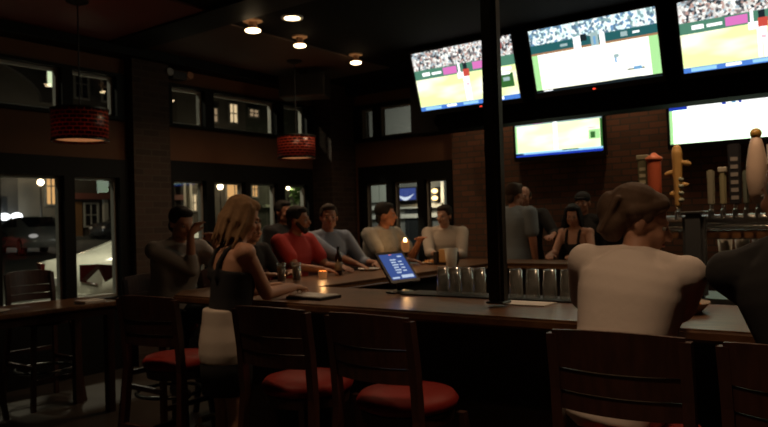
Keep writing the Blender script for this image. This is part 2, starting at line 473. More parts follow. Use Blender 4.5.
bbox_obj('cornice', (XF, 36.0, 2.8), (XF+0.4, 40.0, 3.0), mat('grey green ledge', (0.30, 0.36, 0.28), 0.7), b4)

def street_lamp(x, y, zb, zt, label, power, globe=0.18, col=(1.0, 0.80, 0.50), estr=9.0):
    e = empty('street_lamp', (x, y, zb)); tag(e, label, 'lamp', )
    bm = bmesh.new(); caps(bm, lathe(bm, [(0.13, 0), (0.12, 0.12), (0.06, 0.2), (0.045, zt-zb-globe)], 12)); link('post', bm, M_darkmetal, e)
    bm = bmesh.new(); ell(bm, (0, 0, zt-zb), (globe, globe, globe)); link('globe', bm, emis('lamp globe %g' % estr, col, estr), e)
    if power: point_light('lamp_glow', (0.35, 0, zt-zb+0.1), power, col, 0.2, e)
    return e
street_lamp(-36.6, 30.9, 1.16, 4.16, 'street lamp with a round glowing globe beside the amber lit shop windows', 160, 0.20)
street_lamp(-36.6, 18.75, 1.16, 4.1, 'street lamp glowing before the pale arched building', 90, 0.17)
street_lamp(-36.6, 37.35, 1.16, 4.2, 'street lamp glowing before the dark greenish building', 110, 0.14)
tr_ = empty('street_tree', (-35.3, 37.6, 1.16)); tag(tr_, 'leafy street tree beside the lamp before the dark greenish building', 'tree')
bm = bmesh.new(); rod(bm, (0, 0, 0), (0.05, 0, 2.0), 0.09, 0.06); link('trunk', bm, mat('bark', (0.06, 0.045, 0.03), 0.9), tr_)
bm = bmesh.new(); rq = random.Random(4)
for q in range(420):
    c = Vector((rq.gauss(0, .40), rq.gauss(0, .45), 2.6+rq.gauss(0, .45))); u = Vector((rq.uniform(-1, 1), rq.uniform(-1, 1), rq.uniform(-1, 1))).normalized()*0.14; w = u.orthogonal()*0.7
    bm.faces.new([bm.verts.new(c+k) for k in (u, w, -u, -w)])
link('foliage', bm, mat('leaf green', (0.10, 0.22, 0.06), 0.6), tr_)
# unseen kerb lamps above the window heads, added to light the car
def added_kerb_lamp(y, label, power):
    e = empty('street_light', (-8.2, y, 0)); tag(e, label, 'lamp')
    bm = bmesh.new(); caps(bm, lathe(bm, [(0.10, 0), (0.06, 0.5), (0.045, 5.6)], 12)); link('post', bm, M_darkmetal, e)
    bm = bmesh.new(); rod(bm, (0, 0, 5.5), (-1.2, 0, 5.9), 0.03); link('arm', bm, M_darkmetal, e)
    bm = bmesh.new(); box(bm, (-1.6, -0.12, 5.84), (-1.1, 0.12, 5.94)); link('lamp_head', bm, M_darkmetal, e)
    bm = bmesh.new(); box(bm, (-1.55, -0.1, 5.82), (-1.15, 0.1, 5.838)); link('lens', bm, emis('street lens', (0.95, 1.0, 0.70), 20), e)
    area_light('lens_glow', (-1.35, 0, 5.80), power, (1.0, 0.96, 0.70), 0.4, parent=e)
added_kerb_lamp(5.62, 'tall kerb street light above the parked white car', 260)
added_kerb_lamp(2.35, 'tall kerb street light before the pale arched building, beside the high table', 90)
def lit_sign(x, y, z, w, h, col, s, label):
    e = empty('shop_sign', (x, y, z)); tag(e, label, 'sign')
    bbox_obj('sign_case', (-0.2, -w/2-0.05, -h/2-0.05), (0.08, w/2+0.05, h/2+0.05), M_darkmetal, e)
    bbox_obj('sign_face', (0.085, -w/2, -h/2), (0.10, w/2, h/2), emis('sign face ' + label, col, s), e)
lit_sign(XF+0.3, 20.15, 10.0, 0.75, 1.0, (0.85, 1.0, 0.62), 0.85, 'pale green lit sign high on the building across the street')

# parked cars ------------------------------------------------------------------
def car(loc, rz, col, label, style='sedan', head=0.0, tail=0.0):
    e = empty('car', loc, rz); tag(e, label, 'car')
    L, Wd = 4.5, 1.78
    if style == 'sedan': up = [(-2.25, .66), (-2.22, 1.07), (-1.55, 1.17), (-0.80, 1.45), (0.35, 1.46), (1.15, 1.02), (2.05, 0.86), (2.25, .60)]
    else: up = [(-2.05, .60), (-2.02, 1.05), (-1.75, 1.48), (-0.6, 1.58), (0.45, 1.52), (1.10, 1.08), (1.95, 0.95), (2.12, .60)]
    prof = [(-up[0][0]*-1, .28)] + up + [(up[-1][0], .28)]
    bm = bmesh.new()
    rows = []
    for s, inset in ((-1, 0.0), (-0.55, 0.0), (0.55, 0.0), (1, 0.0)):
        row = []
        for (y, z) in prof:
            narrow = 0.22*max(0, (z-1.0))/0.45 if z > 1.0 else 0.0
            tip = 0.10 if abs(y) > 2.0 and abs(s) == 1 else 0
            drop = 0.05 if abs(s) == 1 and z > 0.8 else 0
            row.append(bm.verts.new((s*(Wd/2-narrow) if abs(s) == 1 else s*(Wd/2-narrow), y*(1-tip*0.35), z-drop)))
        rows.append(row)
    n = len(prof)
    for i in range(3):
        for k in range(n): bm.faces.new((rows[i][k], rows[i][(k+1) % n], rows[i+1][(k+1) % n], rows[i+1][k]))
    bm.faces.new(rows[0]); bm.faces.new(rows[3][::-1])
    bmesh.ops.bevel(bm, geom=[x for x in bm.edges if x.calc_face_angle(0) > 0.5], offset=0.05, segments=3, affect='EDGES')
    link('body', bm, mat('car paint ' + label, col, 0.25, coat=0.6), e, True)
    ys = [p for p in up if p[1] > 1.0]
    for s in (-1, 1):
        bm = bmesh.new()
        top = max(p[1] for p in up)
        pts = ([(-1.25, 1.10), (-0.72, top-0.10), (0.30, top-0.08), (0.85, 1.10)])
        xs = lambda z: s*(Wd/2-0.22*max(0, z-1.0)/0.45+0.006)
        vv = [bm.verts.new((xs(z), y, z-0.03)) for y, z in pts] + [bm.verts.new((xs(z)-s*0.02, y, z-0.03)) for y, z in pts]
        for f in ((0, 1, 2, 3), (7, 6, 5, 4), (0, 4, 5, 1), (1, 5, 6, 2), (2, 6, 7, 3), (3, 7, 4, 0)): bm.faces.new([vv[i] for i in f])
        link('side_window', bm, M_dkpane, e)
        for y in (-1.35, 1.35):
            wbm = bmesh.new(); M = Matrix.Rotation(math.pi/2, 3, 'Y')
            caps(wbm, lathe(wbm, [(0.2, -0.10), (0.32, -0.10), (0.335, -0.05), (0.335, 0.05), (0.32, 0.10), (0.2, 0.10)], 24, (s*(Wd/2-0.09), y, 0.33), M))
            wh = link('wheel', wbm, M_rubber, e, True)
            wbm = bmesh.new(); caps(wbm, lathe(wbm, [(0.20, -0.02), (0.20, 0.02), (0.05, 0.03)], 20, (s*(Wd/2+0.02), y, 0.33), M if s > 0 else Matrix.Rotation(-math.pi/2, 3, 'Y')))
            link('hubcap', wbm, M_steel, wh)
        # wrap-round tail lamp: big at the rear corner, tapering forwards along the flank
        bm = bmesh.new()
        r = [(s*0.55, -2.262, 1.02), (s*0.55, -2.262, 0.78), (s*(Wd/2-0.02), -2.20, 0.74), (s*(Wd/2+0.004), -2.05, 0.77), (s*(Wd/2+0.006), -1.62, 0.965), (s*(Wd/2-0.01), -2.17, 1.03)]
        vv = [bm.verts.new(p) for p in r]
        bm.faces.new(vv)
        ext = bmesh.ops.extrude_face_region(bm, geom=bm.faces[:])
        for q in ext['geom']:
            if isinstance(q, bmesh.types.BMVert): q.co += Vector((-s*0.06, 0.06, 0))
        tm = mat('tail lamp red', (0.06, 0.006, 0.005), 0.15) if not tail else emis('lit tail lamp', (1, 0.05, 0.03), tail)
        link('tail_lamp', bm, tm, e)
        bm = bmesh.new(); ell(bm, (s*0.62, (2.10 if style == 'sedan' else 1.98), 0.70), (0.17, 0.12, 0.09))
        link('headlamp', bm, emis('headlamp on', (1, 0.97, 0.9), head) if head else M_white, e, True)
    bm = bmesh.new(); box(bm, (-0.75, -2.30 if style == 'sedan' else -2.12, 0.32), (0.75, -2.2 if style == 'sedan' else -2.02, 0.60)); link('bumper', bm, mat('bumper ' + label, tuple(c*0.8 for c in col), 0.4), e)
    bm = bmesh.new(); box(bm, (-0.26, -2.31 if style == 'sedan' else -2.13, 0.70), (0.26, -2.24 if style == 'sedan' else -2.05, 0.82)); link('licence_plate', bm, M_white, e)
    # front and rear screens
    for y0, z0, y1, z1 in ((-1.50, 1.10, -0.84, 1.40), (0.42, 1.42, 1.10, 1.06)):
        if style != 'sedan': 
            if y0 < 0: y0, z0, y1, z1 = -1.99, 1.10, -1.78, 1.44
            else: y0, z0, y1, z1 = 0.50, 1.50, 1.06, 1.11
        bm = bmesh.new(); nrm = Vector((0, -(z1-z0), (y1-y0))).normalized()*0.012
        if nrm.z < 0 and abs(y0) < 1.9: nrm = -nrm
        vv = [bm.verts.new(Vector(p)+nrm) for p in ((-0.58, y0, z0), (0.58, y0, z0), (0.50, y1, z1), (-0.50, y1, z1))]; bm.faces.new(vv)
        ext = bmesh.ops.extrude_face_region(bm, geom=bm.faces[:])
        for q in ext['geom']:
            if isinstance(q, bmesh.types.BMVert): q.co -= nrm*1.8
        link('windscreen', bm, M_dkpane, e)
    return e
def gz(x): return -0.06 + max(0, (-8.6-x))*1.86/51.4
car((-10.15, 7.72, gz(-10.1)-0.02), 0.0, (0.60, 0.59, 0.51), 'white sedan parked at the near kerb, dark red tail lamp by the window')
car((-36.0, 23.6, gz(-35.0)), math.pi, (0.030, 0.035, 0.040), 'dark hatchback parked across the street before the brick shopfront', 'hatch')
car((-27.5, 13.75, gz(-27.5)), math.radians(-100), (0.36, 0.37, 0.35), 'silver car turning in the street before the pale arched building', 'sedan', head=0.3)
# lit shop front at the foot of the pale arched building
for k, (yy, zz) in enumerate(((16.72, 2.30), (17.32, 2.31), (17.95, 2.34))):
    bm = bmesh.new(); ell(bm, (XF+0.4, yy, zz), (0.2, 0.30, 0.19)); lb = link('lamp', bm, emis('white shop lamp', (0.95, 1.0, 1.0), 3.0), b1)
bbox_obj('display_window', (XF+0.06, 16.95, 1.25), (XF+0.12, 18.25, 2.02), emis('yellow green display', (0.42, 0.62, 0.10), 0.34), b1)
point_light('shop_glow', (XF+1.6, 17.6, 2.6), 40, (0.95, 1, 0.9), 0.3, b1)

# building behind the back-wall windows
bk = empty('building'); tag(bk, 'pale trimmed building outside the back windows, with a lit blue sign', 'building')
bbox_obj('wall', (-17.2, 20.0, 0), (2, 26, 9), mat('rear facade', (0.15, 0.15, 0.14), 0.85, noise=0.2, nscale=0.7), bk)
M_trimw = mat('pale painted trim', (0.62, 0.62, 0.58), 0.6)
for z in (1.60, 1.93): bbox_obj('ledge', (-15.4, 19.85, z), (-12.25, 20.0, z+0.14), M_trimw, bk)
for x in (-15.75, -14.25, -12.35): bbox_obj('pilaster', (x, 19.85, 0.2), (x+0.12, 20.0, 3.05), M_trimw, bk)
bbox_obj('fascia', (-15.8, 19.8, 3.05), (-12.2, 20.0, 3.3), M_trimw, bk)
for x0, x1 in ((-15.55, -15.0), (-14.95, -14.4)): bbox_obj('window', (x0, 19.9, 2.2), (x1, 20.0, 2.95), mat('greyish window', (0.40, 0.42, 0.38), 0.5), bk)
bbox_obj('door', (-13.9, 19.93, 0.0), (-12.8, 20.0, 1.9), M_dkpane, bk)
sg = empty('shop_sign', (-13.62, 19.60, 2.42)); tag(sg, 'small lit blue and white sign seen through the back window', 'sign')
bbox_obj('sign_case', (-0.46, 0.01, -0.24), (0.46, 0.39, 0.24), M_plastic, sg)
bm = bmesh.new(); box(bm, (-0.42, -0.005, -0.2), (0.42, 0.008, 0.2))
link('sign_face', bm, emis('blue sign', (0.10, 0.16, 0.55), 0.45), sg)
bm = bmesh.new()
for k in range(10):   # a white swoosh
    t0, t1 = k/10, (k+1)/10
    f = lambda t, w: (-0.36+0.72*t, 0.0, -0.02+0.14*math.cos(math.pi*(t*1.1+0.45))+w*0.06*math.sin(math.pi*t))
    q = [f(t0, -1), f(t1, -1), f(t1, 1), f(t0, 1)]
    vv = [bm.verts.new((p[0], -0.012, p[2])) for p in q]+[bm.verts.new((p[0], -0.006, p[2])) for p in q]
    for fc in ((0, 1, 2, 3), (7, 6, 5, 4), (0, 4, 5, 1), (1, 5, 6, 2), (2, 6, 7, 3), (3, 7, 4, 0)):
        try: bm.faces.new([vv[i] for i in fc])
        except ValueError: pass
bmesh.ops.remove_doubles(bm, verts=bm.verts[:], dist=1e-4)
link('sign_swoosh', bm, emis('sign white', (0.75, 0.85, 1.0), 0.9), sg)
wl = empty('wall_lantern', (-12.50, 19.7, 2.36)); tag(wl, 'twin amber lantern on the pale building outside the back window', 'lamp')
bbox_obj('bracket', (-0.05, 0.08, -0.25), (0.05, 0.3, 0.25), M_darkmetal, wl)
for z in (0.12, -0.12):
    bm = bmesh.new(); ell(bm, (0, 0, z), (0.11, 0.10, 0.075)); link('lamp_shade', bm, emis('amber lantern', (1.0, 0.66, 0.26), 4.0), wl)
point_light('lantern_glow', (0, -0.4, 0), 20, (1, 0.75, 0.4), 0.1, wl)
sl = empty('street_light', (-12.0, 15.5, 0)); tag(sl, 'tall street light standing outside the back windows', 'lamp')
bm = bmesh.new(); caps(bm, lathe(bm, [(0.09, 0), (0.05, 0.5), (0.04, 5.5)], 12)); link('post', bm, M_darkmetal, sl)
bm = bmesh.new(); box(bm, (-0.3, -0.15, 5.5), (0.3, 0.15, 5.62)); link('lamp_head', bm, M_darkmetal, sl)
area_light('lamp_glow', (0, 0.2, 5.45), 220, (0.95, 1.0, 0.85), 0.3, (math.radians(35), 0, 0), sl)

# ------------------------------------------------------------------ ceiling lights and pendants
def downlight(loc, label, gimbal, power=DOWN_POWER, r=0.08, spread=140):
    e = empty('downlight', loc); tag(e, label, 'ceiling light', 'ceiling downlights')
    bm = bmesh.new()
    if gimbal: caps(bm, lathe(bm, [(r*1.25, 0), (r*1.25, -0.012), (r*0.55, -0.02), (r*0.55, -0.07), (r*0.85, -0.085), (r*0.85, -0.09)], 24))
    else: lathe(bm, [(r*1.25, 0), (r*1.25, -0.012), (r*1.0, -0.015), (r*0.98, -0.004)], 24)
    link('housing', bm, mat('copper lamp collar', (0.45, 0.24, 0.13), 0.5) if gimbal else M_white, e)
    zz = -0.115 if gimbal else -0.008
    bm = bmesh.new()
    if gimbal: caps(bm, lathe(bm, [(r*0.80, -0.090), (r*1.0, -0.097), (r*0.95, -0.108), (r*0.6, -0.116), (0.003, -0.119)], 24))
    else: caps(bm, lathe(bm, [(r*0.86, zz), (r*0.86, zz-0.004)], 24))
    link('lens', bm, M_lampdisc, e, gimbal)
    area_light('beam', (0, 0, zz-0.02), power, WARM, r*1.6, parent=e, spread=math.radians(spread))
    return e
downlight((-4.61, 4.82, CZ), 'flat round ceiling downlight, largest and highest of the lit ones', False, r=0.085)
downlight((-4.963, 4.642, CZ), 'small ceiling spotlight nearest the window wall, under a brass collar', True, r=0.075)
downlight((-5.026, 5.363, CZ), 'small ceiling spotlight just above the black box speaker', True, r=0.065)
downlight((-5.089, 6.38, CZ), 'small ceiling spotlight nearest the corner brick column', True, r=0.065)
for x, y, pw, l in ((-0.75, 1.25, 1.9, 'recessed ceiling downlight above the near stools, out of view'), (-2.95, 1.55, 1.0, 'recessed ceiling downlight above the waitress, out of view'), (0.5, 1.0, 0.6, 'recessed ceiling downlight above the man in black, out of view'),
                 (-1.25, 4.1, 1.9, 'recessed ceiling downlight above the coral tap handle, out of view'), (-0.45, 4.15, 1.9, 'recessed ceiling downlight above the cream tap handle, out of view')):
    downlight((x, y, CZ), l, False, DOWN_POWER*pw, spread=75 if y < 2 else 140)  # the ones over waitress and taps are added to brighten them
for x, l in ((-4.0, 'recessed wall washer above the brick behind the leftmost upper television'), (-2.4, 'recessed wall washer above the brick behind the middle upper television'), (-0.8, 'recessed wall washer above the brick behind the upper television at the frame edge')):
    downlight((x, 7.62, CZ), l, False, DOWN_POWER*0.9)  # washers hidden by the soffit, added to lift the dark brick

def pendant(loc, label, power):
    x, y, z = loc
    e = empty('pendant_lamp', loc); tag(e, label, 'pendant lamp', 'red mosaic drum pendants')
    bm = bmesh.new(); lathe(bm, [(0.226, 0), (0.230, 0.27)], 40, uv=True)
    sh = link('lamp_shade', bm, M_shade, e, True)
    md = sh.modifiers.new('s', 'SOLIDIFY'); md.thickness = 0.008; md.offset = -1
    bm = bmesh.new(); caps(bm, lathe(bm, [(0.215, 0.02), (0.215, 0.026)], 40)); link('diffuser', bm, mat('pendant diffuser', (0.8, 0.4, 0.2), 0.6, emit=(1.0, 0.36, 0.13), estr=0.28), e)
    bm = bmesh.new()
    lathe(bm, [(0.2265, -0.004), (0.232, -0.004), (0.232, 0.012), (0.2265, 0.012), (0.2265, -0.004)], 40); link('rim', bm, M_darkmetal, e)
    bm = bmesh.new(); lathe(bm, [(0.2305, 0.258), (0.236, 0.258), (0.236, 0.275), (0.2305, 0.275), (0.2305, 0.258)], 40); link('rim', bm, M_darkmetal, e)
    bm = bmesh.new(); rod(bm, (0, 0, 0.17), (0, 0, CZ-z-0.02), 0.006); link('cord', bm, M_plastic, e)
    bm = bmesh.new(); caps(bm, lathe(bm, [(0.02, CZ-z-0.055), (0.09, CZ-z-0.03), (0.10, CZ-z-0.001)], 24)); link('canopy', bm, M_black, e)
    bm = bmesh.new(); ell(bm, (0, 0, 0.14), (0.035, 0.035, 0.05)); link('bulb', bm, M_bulb, e)
    point_light('bulb_glow', (0, 0, 0.15), PENDANT_POWER*power, (1.0, 0.45, 0.18), 0.04, e)
    return e
pendant((-5.60, 3.22, 2.26), 'red mosaic drum pendant nearest us, hanging before the brick pier', 0.5)
pendant((-5.80, 6.08, 2.285), 'red mosaic drum pendant hanging below the black box speaker near the corner', 1.2)

sp = empty('box_speaker', (-6.05, 6.52, 3.10), math.radians(28)); tag(sp, 'black box speaker hung from the ceiling above the far red pendant', 'speaker')
bbox_obj('cabinet', (-0.30, -0.16, 0.0), (0.30, 0.16, 0.28), mat('dark speaker cabinet', (0.05, 0.042, 0.036), 0.5), sp, 0.015)
bbox_obj('grille', (-0.28, -0.172, 0.015), (0.28, -0.161, 0.265), M_rubber, sp)
bbox_obj('bracket', (-0.05, -0.03, 0.28), (0.05, 0.03, CZ-0.015-3.10), M_darkmetal, sp)
el = empty('emergency_light', (-6.70, 5.06, 3.22)); tag(el, 'small black emergency light with two lamp heads, high above the window', 'emergency light')
bbox_obj('housing', (-0.095, -0.10, 0), (0.06, 0.10, 0.09), M_plastic, el, 0.01)
for s, m in ((-1, mat('grey lamp head', (0.35, 0.35, 0.35), 0.4)), (1, mat('amber lamp head', (0.5, 0.22, 0.10), 0.4))):
    bm = bmesh.new(); caps(bm, lathe(bm, [(0.025, -0.03), (0.045, 0.0), (0.045, 0.035)], 16, (0.03, s*0.14, 0.06), Matrix.Rotation(math.pi/2, 3, 'Y')))
    link('lamp_head', bm, m, el)

# ------------------------------------------------------------------ screens
def crowd_mat(name, cols, s, scale):
    m = bpy.data.materials.new(name); m.use_nodes = True
    nt = m.node_tree; nt.nodes.clear()
    o = nt.nodes.new('ShaderNodeOutputMaterial'); e = nt.nodes.new('ShaderNodeEmission'); e.inputs[1].default_value = s
    tc = nt.nodes.new('ShaderNodeTexCoord'); vo = nt.nodes.new('ShaderNodeTexVoronoi'); vo.inputs['Scale'].default_value = scale
    sx = nt.nodes.new('ShaderNodeSeparateColor'); cr = nt.nodes.new('ShaderNodeValToRGB'); cr.color_ramp.interpolation = 'CONSTANT'
    nt.links.new(tc.outputs['Object'], vo.inputs['Vector']); nt.links.new(vo.outputs['Color'], sx.inputs[0]); nt.links.new(sx.outputs[0], cr.inputs[0])
    el_ = cr.color_ramp.elements
    while len(el_) < len(cols): el_.new(0.5)
    for i, c in enumerate(cols): el_[i].position = i/len(cols); el_[i].color = (*c, 1)
    nt.links.new(cr.outputs[0], e.inputs[0]); nt.links.new(e.outputs[0], o.inputs[0])
    MATS[name] = m; return m
def field_mat(name, c1, c2, s, scale=1.6):
    m = bpy.data.materials.new(name); m.use_nodes = True
    nt = m.node_tree; nt.nodes.clear()
    o = nt.nodes.new('ShaderNodeOutputMaterial'); e = nt.nodes.new('ShaderNodeEmission'); e.inputs[1].default_value = s
    tc = nt.nodes.new('ShaderNodeTexCoord'); n = nt.nodes.new('ShaderNodeTexNoise'); n.inputs['Scale'].default_value = scale
    mp = nt.nodes.new('ShaderNodeMapping'); mp.inputs['Scale'].default_value = (1, 1, 3)
    cr = nt.nodes.new('ShaderNodeValToRGB'); cr.color_ramp.elements[0].position = 0.42; cr.color_ramp.elements[1].position = 0.58
    cr.color_ramp.elements[0].color = (*c1, 1); cr.color_ramp.elements[1].color = (*c2, 1)
    nt.links.new(tc.outputs['Object'], mp.inputs[0]); nt.links.new(mp.outputs[0], n.inputs['Vector']); nt.links.new(n.outputs['Fac'], cr.inputs[0])
    nt.links.new(cr.outputs[0], e.inputs[0]); nt.links.new(e.outputs[0], o.inputs[0])
    MATS[name] = m; return m
TVS = 1.0
CROWD1 = crowd_mat('screen crowd mixed', [(.9, .9, .85), (.25, .22, .22), (.75, .72, .68), (.05, .06, .07), (1, 1, .95), (.55, .35, .30), (.45, .55, .60)], 1.1*TVS, 44)
CROWD2 = crowd_mat('screen crowd bluish', [(.8, .95, .95), (.25, .40, .42), (.95, 1, 1), (.12, .20, .28), (.7, .9, .9), (.15, .30, .50), (.9, .95, .9)], 1.2*TVS, 40)
FIELD1 = field_mat('screen turf yellow green', (.80, .93, .38), (1, 1, .74), 1.35*TVS)
FIELD2 = field_mat('screen turf blown white', (.98, 1, .80), (1, 1, .97), 1.5*TVS)
FIELD4 = field_mat('screen turf pale', (.80, 1, .48), (.92, 1, .72), 1.5*TVS)
FIELD5 = field_mat('screen blown out', (.72, 1, .66), (.80, 1, .76), 2.4*TVS)
sE = lambda n, c, s=1.0: emis('screen ' + n, c, s*TVS)
S_ban = sE('green board', (.12, .33, .22), .8); S_teal = sE('teal board', (.03, .16, .17), .8); S_pink = sE('pink board', (.85, .22, .62), .95)
S_white = sE('white', (1, 1, 1), 1.5); S_red = sE('red', (.75, .10, .07), .9); S_dk = sE('dark', (.03, .05, .06), .5); S_green = sE('box green', (.06, .22, .05), .7)
S_blue = sE('ticker blue', (.10, .28, .85), .9); S_cyan = sE('ticker cyan', (.35, .70, 1.0), 1.1); S_dirt = sE('warning track', (.55, .28, .14), .8)
S_deep = sE('deep blue', (.02, .06, .55), .9); S_grass = sE('side green', (.45, .85, .35), 1.1); S_pale = sE('pale pink', (1, .62, .68), 1.1)
S_jer = sE('jersey blue', (.20, .45, .75), 1.0); S_grey = sE('pale teal board', (.45, .62, .62), .9)
PIC1 = [(0, .70, 1, 1, CROWD1), (0, .54, 1, .70, S_ban), (.08, .59, .16, .65, S_white), (.18, .595, .28, .635, S_white), (.30, .56, .44, .68, S_pink), (.60, .57, .74, .69, S_pink),
        (0, .07, 1, .54, FIELD1), (.49, .08, .515, .30, S_white), (.525, .08, .55, .30, S_white), (.49, .28, .55, .50, S_white), (.50, .48, .56, .60, S_red), (.505, .60, .545, .70, S_dk), (.44, .46, .50, .56, S_white), (.455, .56, .475, .72, S_white), (.515, .33, .545, .37, S_pale),
        (0, 0, 1, .07, S_blue), (.05, .01, .22, .06, S_cyan), (.28, .02, .38, .06, S_white), (.45, .015, .60, .06, S_cyan), (.70, .015, .85, .06, S_white)]
PIC1T = PIC1 + [(.845, .20, .965, .42, S_green), (.82, .47, .96, .52, S_white), (.86, .40, .94, .45, S_white), (.87, .30, .93, .36, S_grey), (.84, .82, .90, .95, S_red)]
PIC2 = [(0, .76, 1, 1, CROWD2), (0, .63, 1, .76, S_teal), (.25, .67, .31, .71, S_grey), (.73, .66, .78, .73, S_grey), (.82, .68, .87, .71, S_white), (0, .60, 1, .63, S_dirt),
        (0, .04, 1, .60, FIELD2), (0, .04, .05, .60, S_grass), (.93, .04, 1, .60, S_grass), (.36, .60, .42, .78, S_white), (.42, .70, .47, .80, S_dk), (.50, .60, .56, .80, S_grey), (.57, .60, .61, .78, S_white),
        (.52, .62, .54, .74, S_jer), (.66, .37, .70, .42, S_grey), (.665, .30, .68, .37, S_jer), (.75, .155, .88, .175, S_dk), (.80, .15, .86, .20, S_jer), (.62, .02, .85, .045, S_dk), (.06, 0, .14, .03, S_white), (0, 0, 1, .015, S_dk)]
PIC4 = [(0, .66, 1, 1, CROWD1), (0, .62, 1, .78, S_grey), (.22, .64, .33, .74, S_pink), (.51, .65, .74, .75, S_pink), (.80, .70, .90, .76, S_ban), (0, .08, 1, .62, FIELD4), (0, .08, .02, .62, S_grass), (.455, .08, .50, .66, S_white), (.43, .66, .48, .76, S_red),
        (.85, .24, .97, .42, S_grass), (.87, .26, .92, .38, S_green), (.84, .44, .93, .47, S_pale), (.975, .08, 1, .62, S_green), (0, 0, 1, .045, S_deep), (0, .045, 1, .085, S_cyan), (.55, .07, .73, .09, S_dk), (0, .035, .09, .07, S_dk)]
PIC5 = [(0, 0, 1, .70, FIELD5), (0, 0, .025, .66, S_grass), (0, .66, 1, 1, S_white), (0, .66, .14, .95, S_deep), (.05, .72, .10, .77, S_white), (.14, .72, .34, .95, S_pale), (.40, .68, .43, .74, S_deep), (.47, .69, .50, .74, S_jer), (.52, .68, .54, .72, S_deep),
        (.57, .72, .72, .76, S_deep), (.56, .76, .80, .95, S_pale), (.66, .72, .76, .80, S_jer), (.80, .70, 1, .80, S_deep)]
def tv(name, x, y, zb, w, h, lean, label, pic, led, depth=0.07):
    """screen lower-left corner at (x,y,zb), facing -y; lean = forward tilt of the top edge (radians)"""
    e = empty('television', (x+w/2, y, zb)); e.rotation_euler = (lean, 0, 0)
    tag(e, label, 'television', 'wall televisions')
    b = 0.028
    bm = bmesh.new(); box(bm, (-w/2-b, 0.012, -0.055), (w/2+b, depth, h+b)); bmesh.ops.bevel(bm, geom=bm.edges[:], offset=0.006, segments=2, affect='EDGES')
    link('casing', bm, M_plastic, e)
    bm = bmesh.new()
    box(bm, (-w/2-b, -0.006, -0.055), (-w/2, 0.012, h+b)); box(bm, (w/2, -0.006, -0.055), (w/2+b, 0.012, h+b))
    box(bm, (-w/2, -0.006, h), (w/2, 0.012, h+b)); box(bm, (-w/2, -0.006, -0.055), (w/2, 0.012, 0))
    link('bezel', bm, M_plastic, e)
    bm = bmesh.new(); ms = []
    for k, (u0, v0, u1, v1, m) in enumerate(pic):
        if m not in ms: ms.append(m)
        yy = 0.006-0.0005*k*0.6
        f = bm.faces.new([bm.verts.new(p) for p in ((-w/2+u0*w, yy, v0*h), (-w/2+u1*w, yy, v0*h), (-w/2+u1*w, yy, v1*h), (-w/2+u0*w, yy, v1*h))]); f.material_index = ms.index(m)
    me = bpy.data.meshes.new('screen'); bm.to_mesh(me); bm.free()
    for m in ms: me.materials.append(m)
    so = bpy.data.objects.new('screen', me); COL.objects.link(so); so.parent = e
    if led:
        bm = bmesh.new(); box(bm, (w*led-w/2-0.014, -0.009, -0.036), (w*led-w/2+0.014, -0.005, -0.026)); link('power_light', bm, emis('red standby light', (1, .06, .03), 2.0), e)
    bm = bmesh.new(); box(bm, (-0.25, depth, h*0.25), (0.25, depth+0.09, h*0.7)); link('wall_mount', bm, M_darkmetal, e)
    return e
LEAN = math.atan2(0.19, 0.62)
tv('tv', -4.46, 6.80, 2.775, 1.26, 0.665, LEAN, 'upper television behind the black post, ballgame with crowd and pink boards', PIC1T, 0.62)
tv('tv', -3.01, 6.80, 2.795, 1.26, 0.64, LEAN, 'upper television with the blown out pitch and bluish crowd, middle of the upper three', PIC2, 0.48)
tv('tv', -1.56, 6.80, 2.785, 1.26, 0.64, LEAN, 'upper television cut by the frame edge, batter in white before pink boards', PIC1, 0.62)
tv('tv', -3.77, 7.84, 2.24, 1.08, 0.60, 0.05, 'lower television on the brick wall, pale yellow pitch with a green score box', PIC4, 0)
tv('tv', -1.96, 7.84, 2.24, 1.30, 0.54, 0.05, 'lower television on the brick wall, almost all white with a blue corner', PIC5, 0)

# ------------------------------------------------------------------ structural post and the bar
pt = empty('support_post', (-1.59, 3.06, 1.085)); tag(pt, 'black painted steel post rising from the bar top to the ceiling', 'post')
bm = bmesh.new(); box(bm, (-0.042, -0.042, 0.0), (0.042, 0.042, CZ-1.085)); bmesh.ops.bevel(bm, geom=[e for e in bm.edges if abs(e.verts[0].co.z-e.verts[1].co.z) > 1], offset=0.022, segments=5, affect='EDGES')
link('shaft', bm, M_postpaint, pt, False)
bm = bmesh.new(); box(bm, (-0.047, -0.047, 0.0), (0.047, 0.047, 0.012)); bmesh.ops.bevel(bm, geom=bm.edges[:], offset=0.004, segments=1, affect='EDGES'); link('base_collar', bm, M_postpaint, pt)

def prism(bm, pts, z0, z1):
    lo = [bm.verts.new((x, y, z0)) for x, y in pts]; hi = [bm.verts.new((x, y, z1)) for x, y in pts]
    n = len(pts)
    bm.faces.new(lo[::-1]); bm.faces.new(hi)
    for i in range(n): bm.faces.new((lo[i], lo[(i+1) % n], hi[(i+1) % n], hi[i]))
bar = empty('bar_counter', (-1.5, 3.1, 0)); bar.location = (0, 0, 0); tag(bar, 'long U-shaped bar with a varnished brown wood top and dark front', 'bar')
def u_shape(bm, d, z0, z1):
    """d = overhang inwards from the worktop's outer outline"""
    o1, c = -3.95+d, 0.22
    outer = [(1.6, 2.74+d), (o1+c, 2.74+d), (o1, 2.74+d+c), (o1, 6.62-d-c), (o1+c, 6.62-d), (1.6, 6.62-d)]
    inner = [(1.6, 6.05+d*0.3), (-3.22-d*0.3, 6.05+d*0.3), (-3.22-d*0.3, 3.52-d*0.3), (1.6, 3.52-d*0.3)]
    pts = outer+inner
    prism(bm, pts, z0, z1)
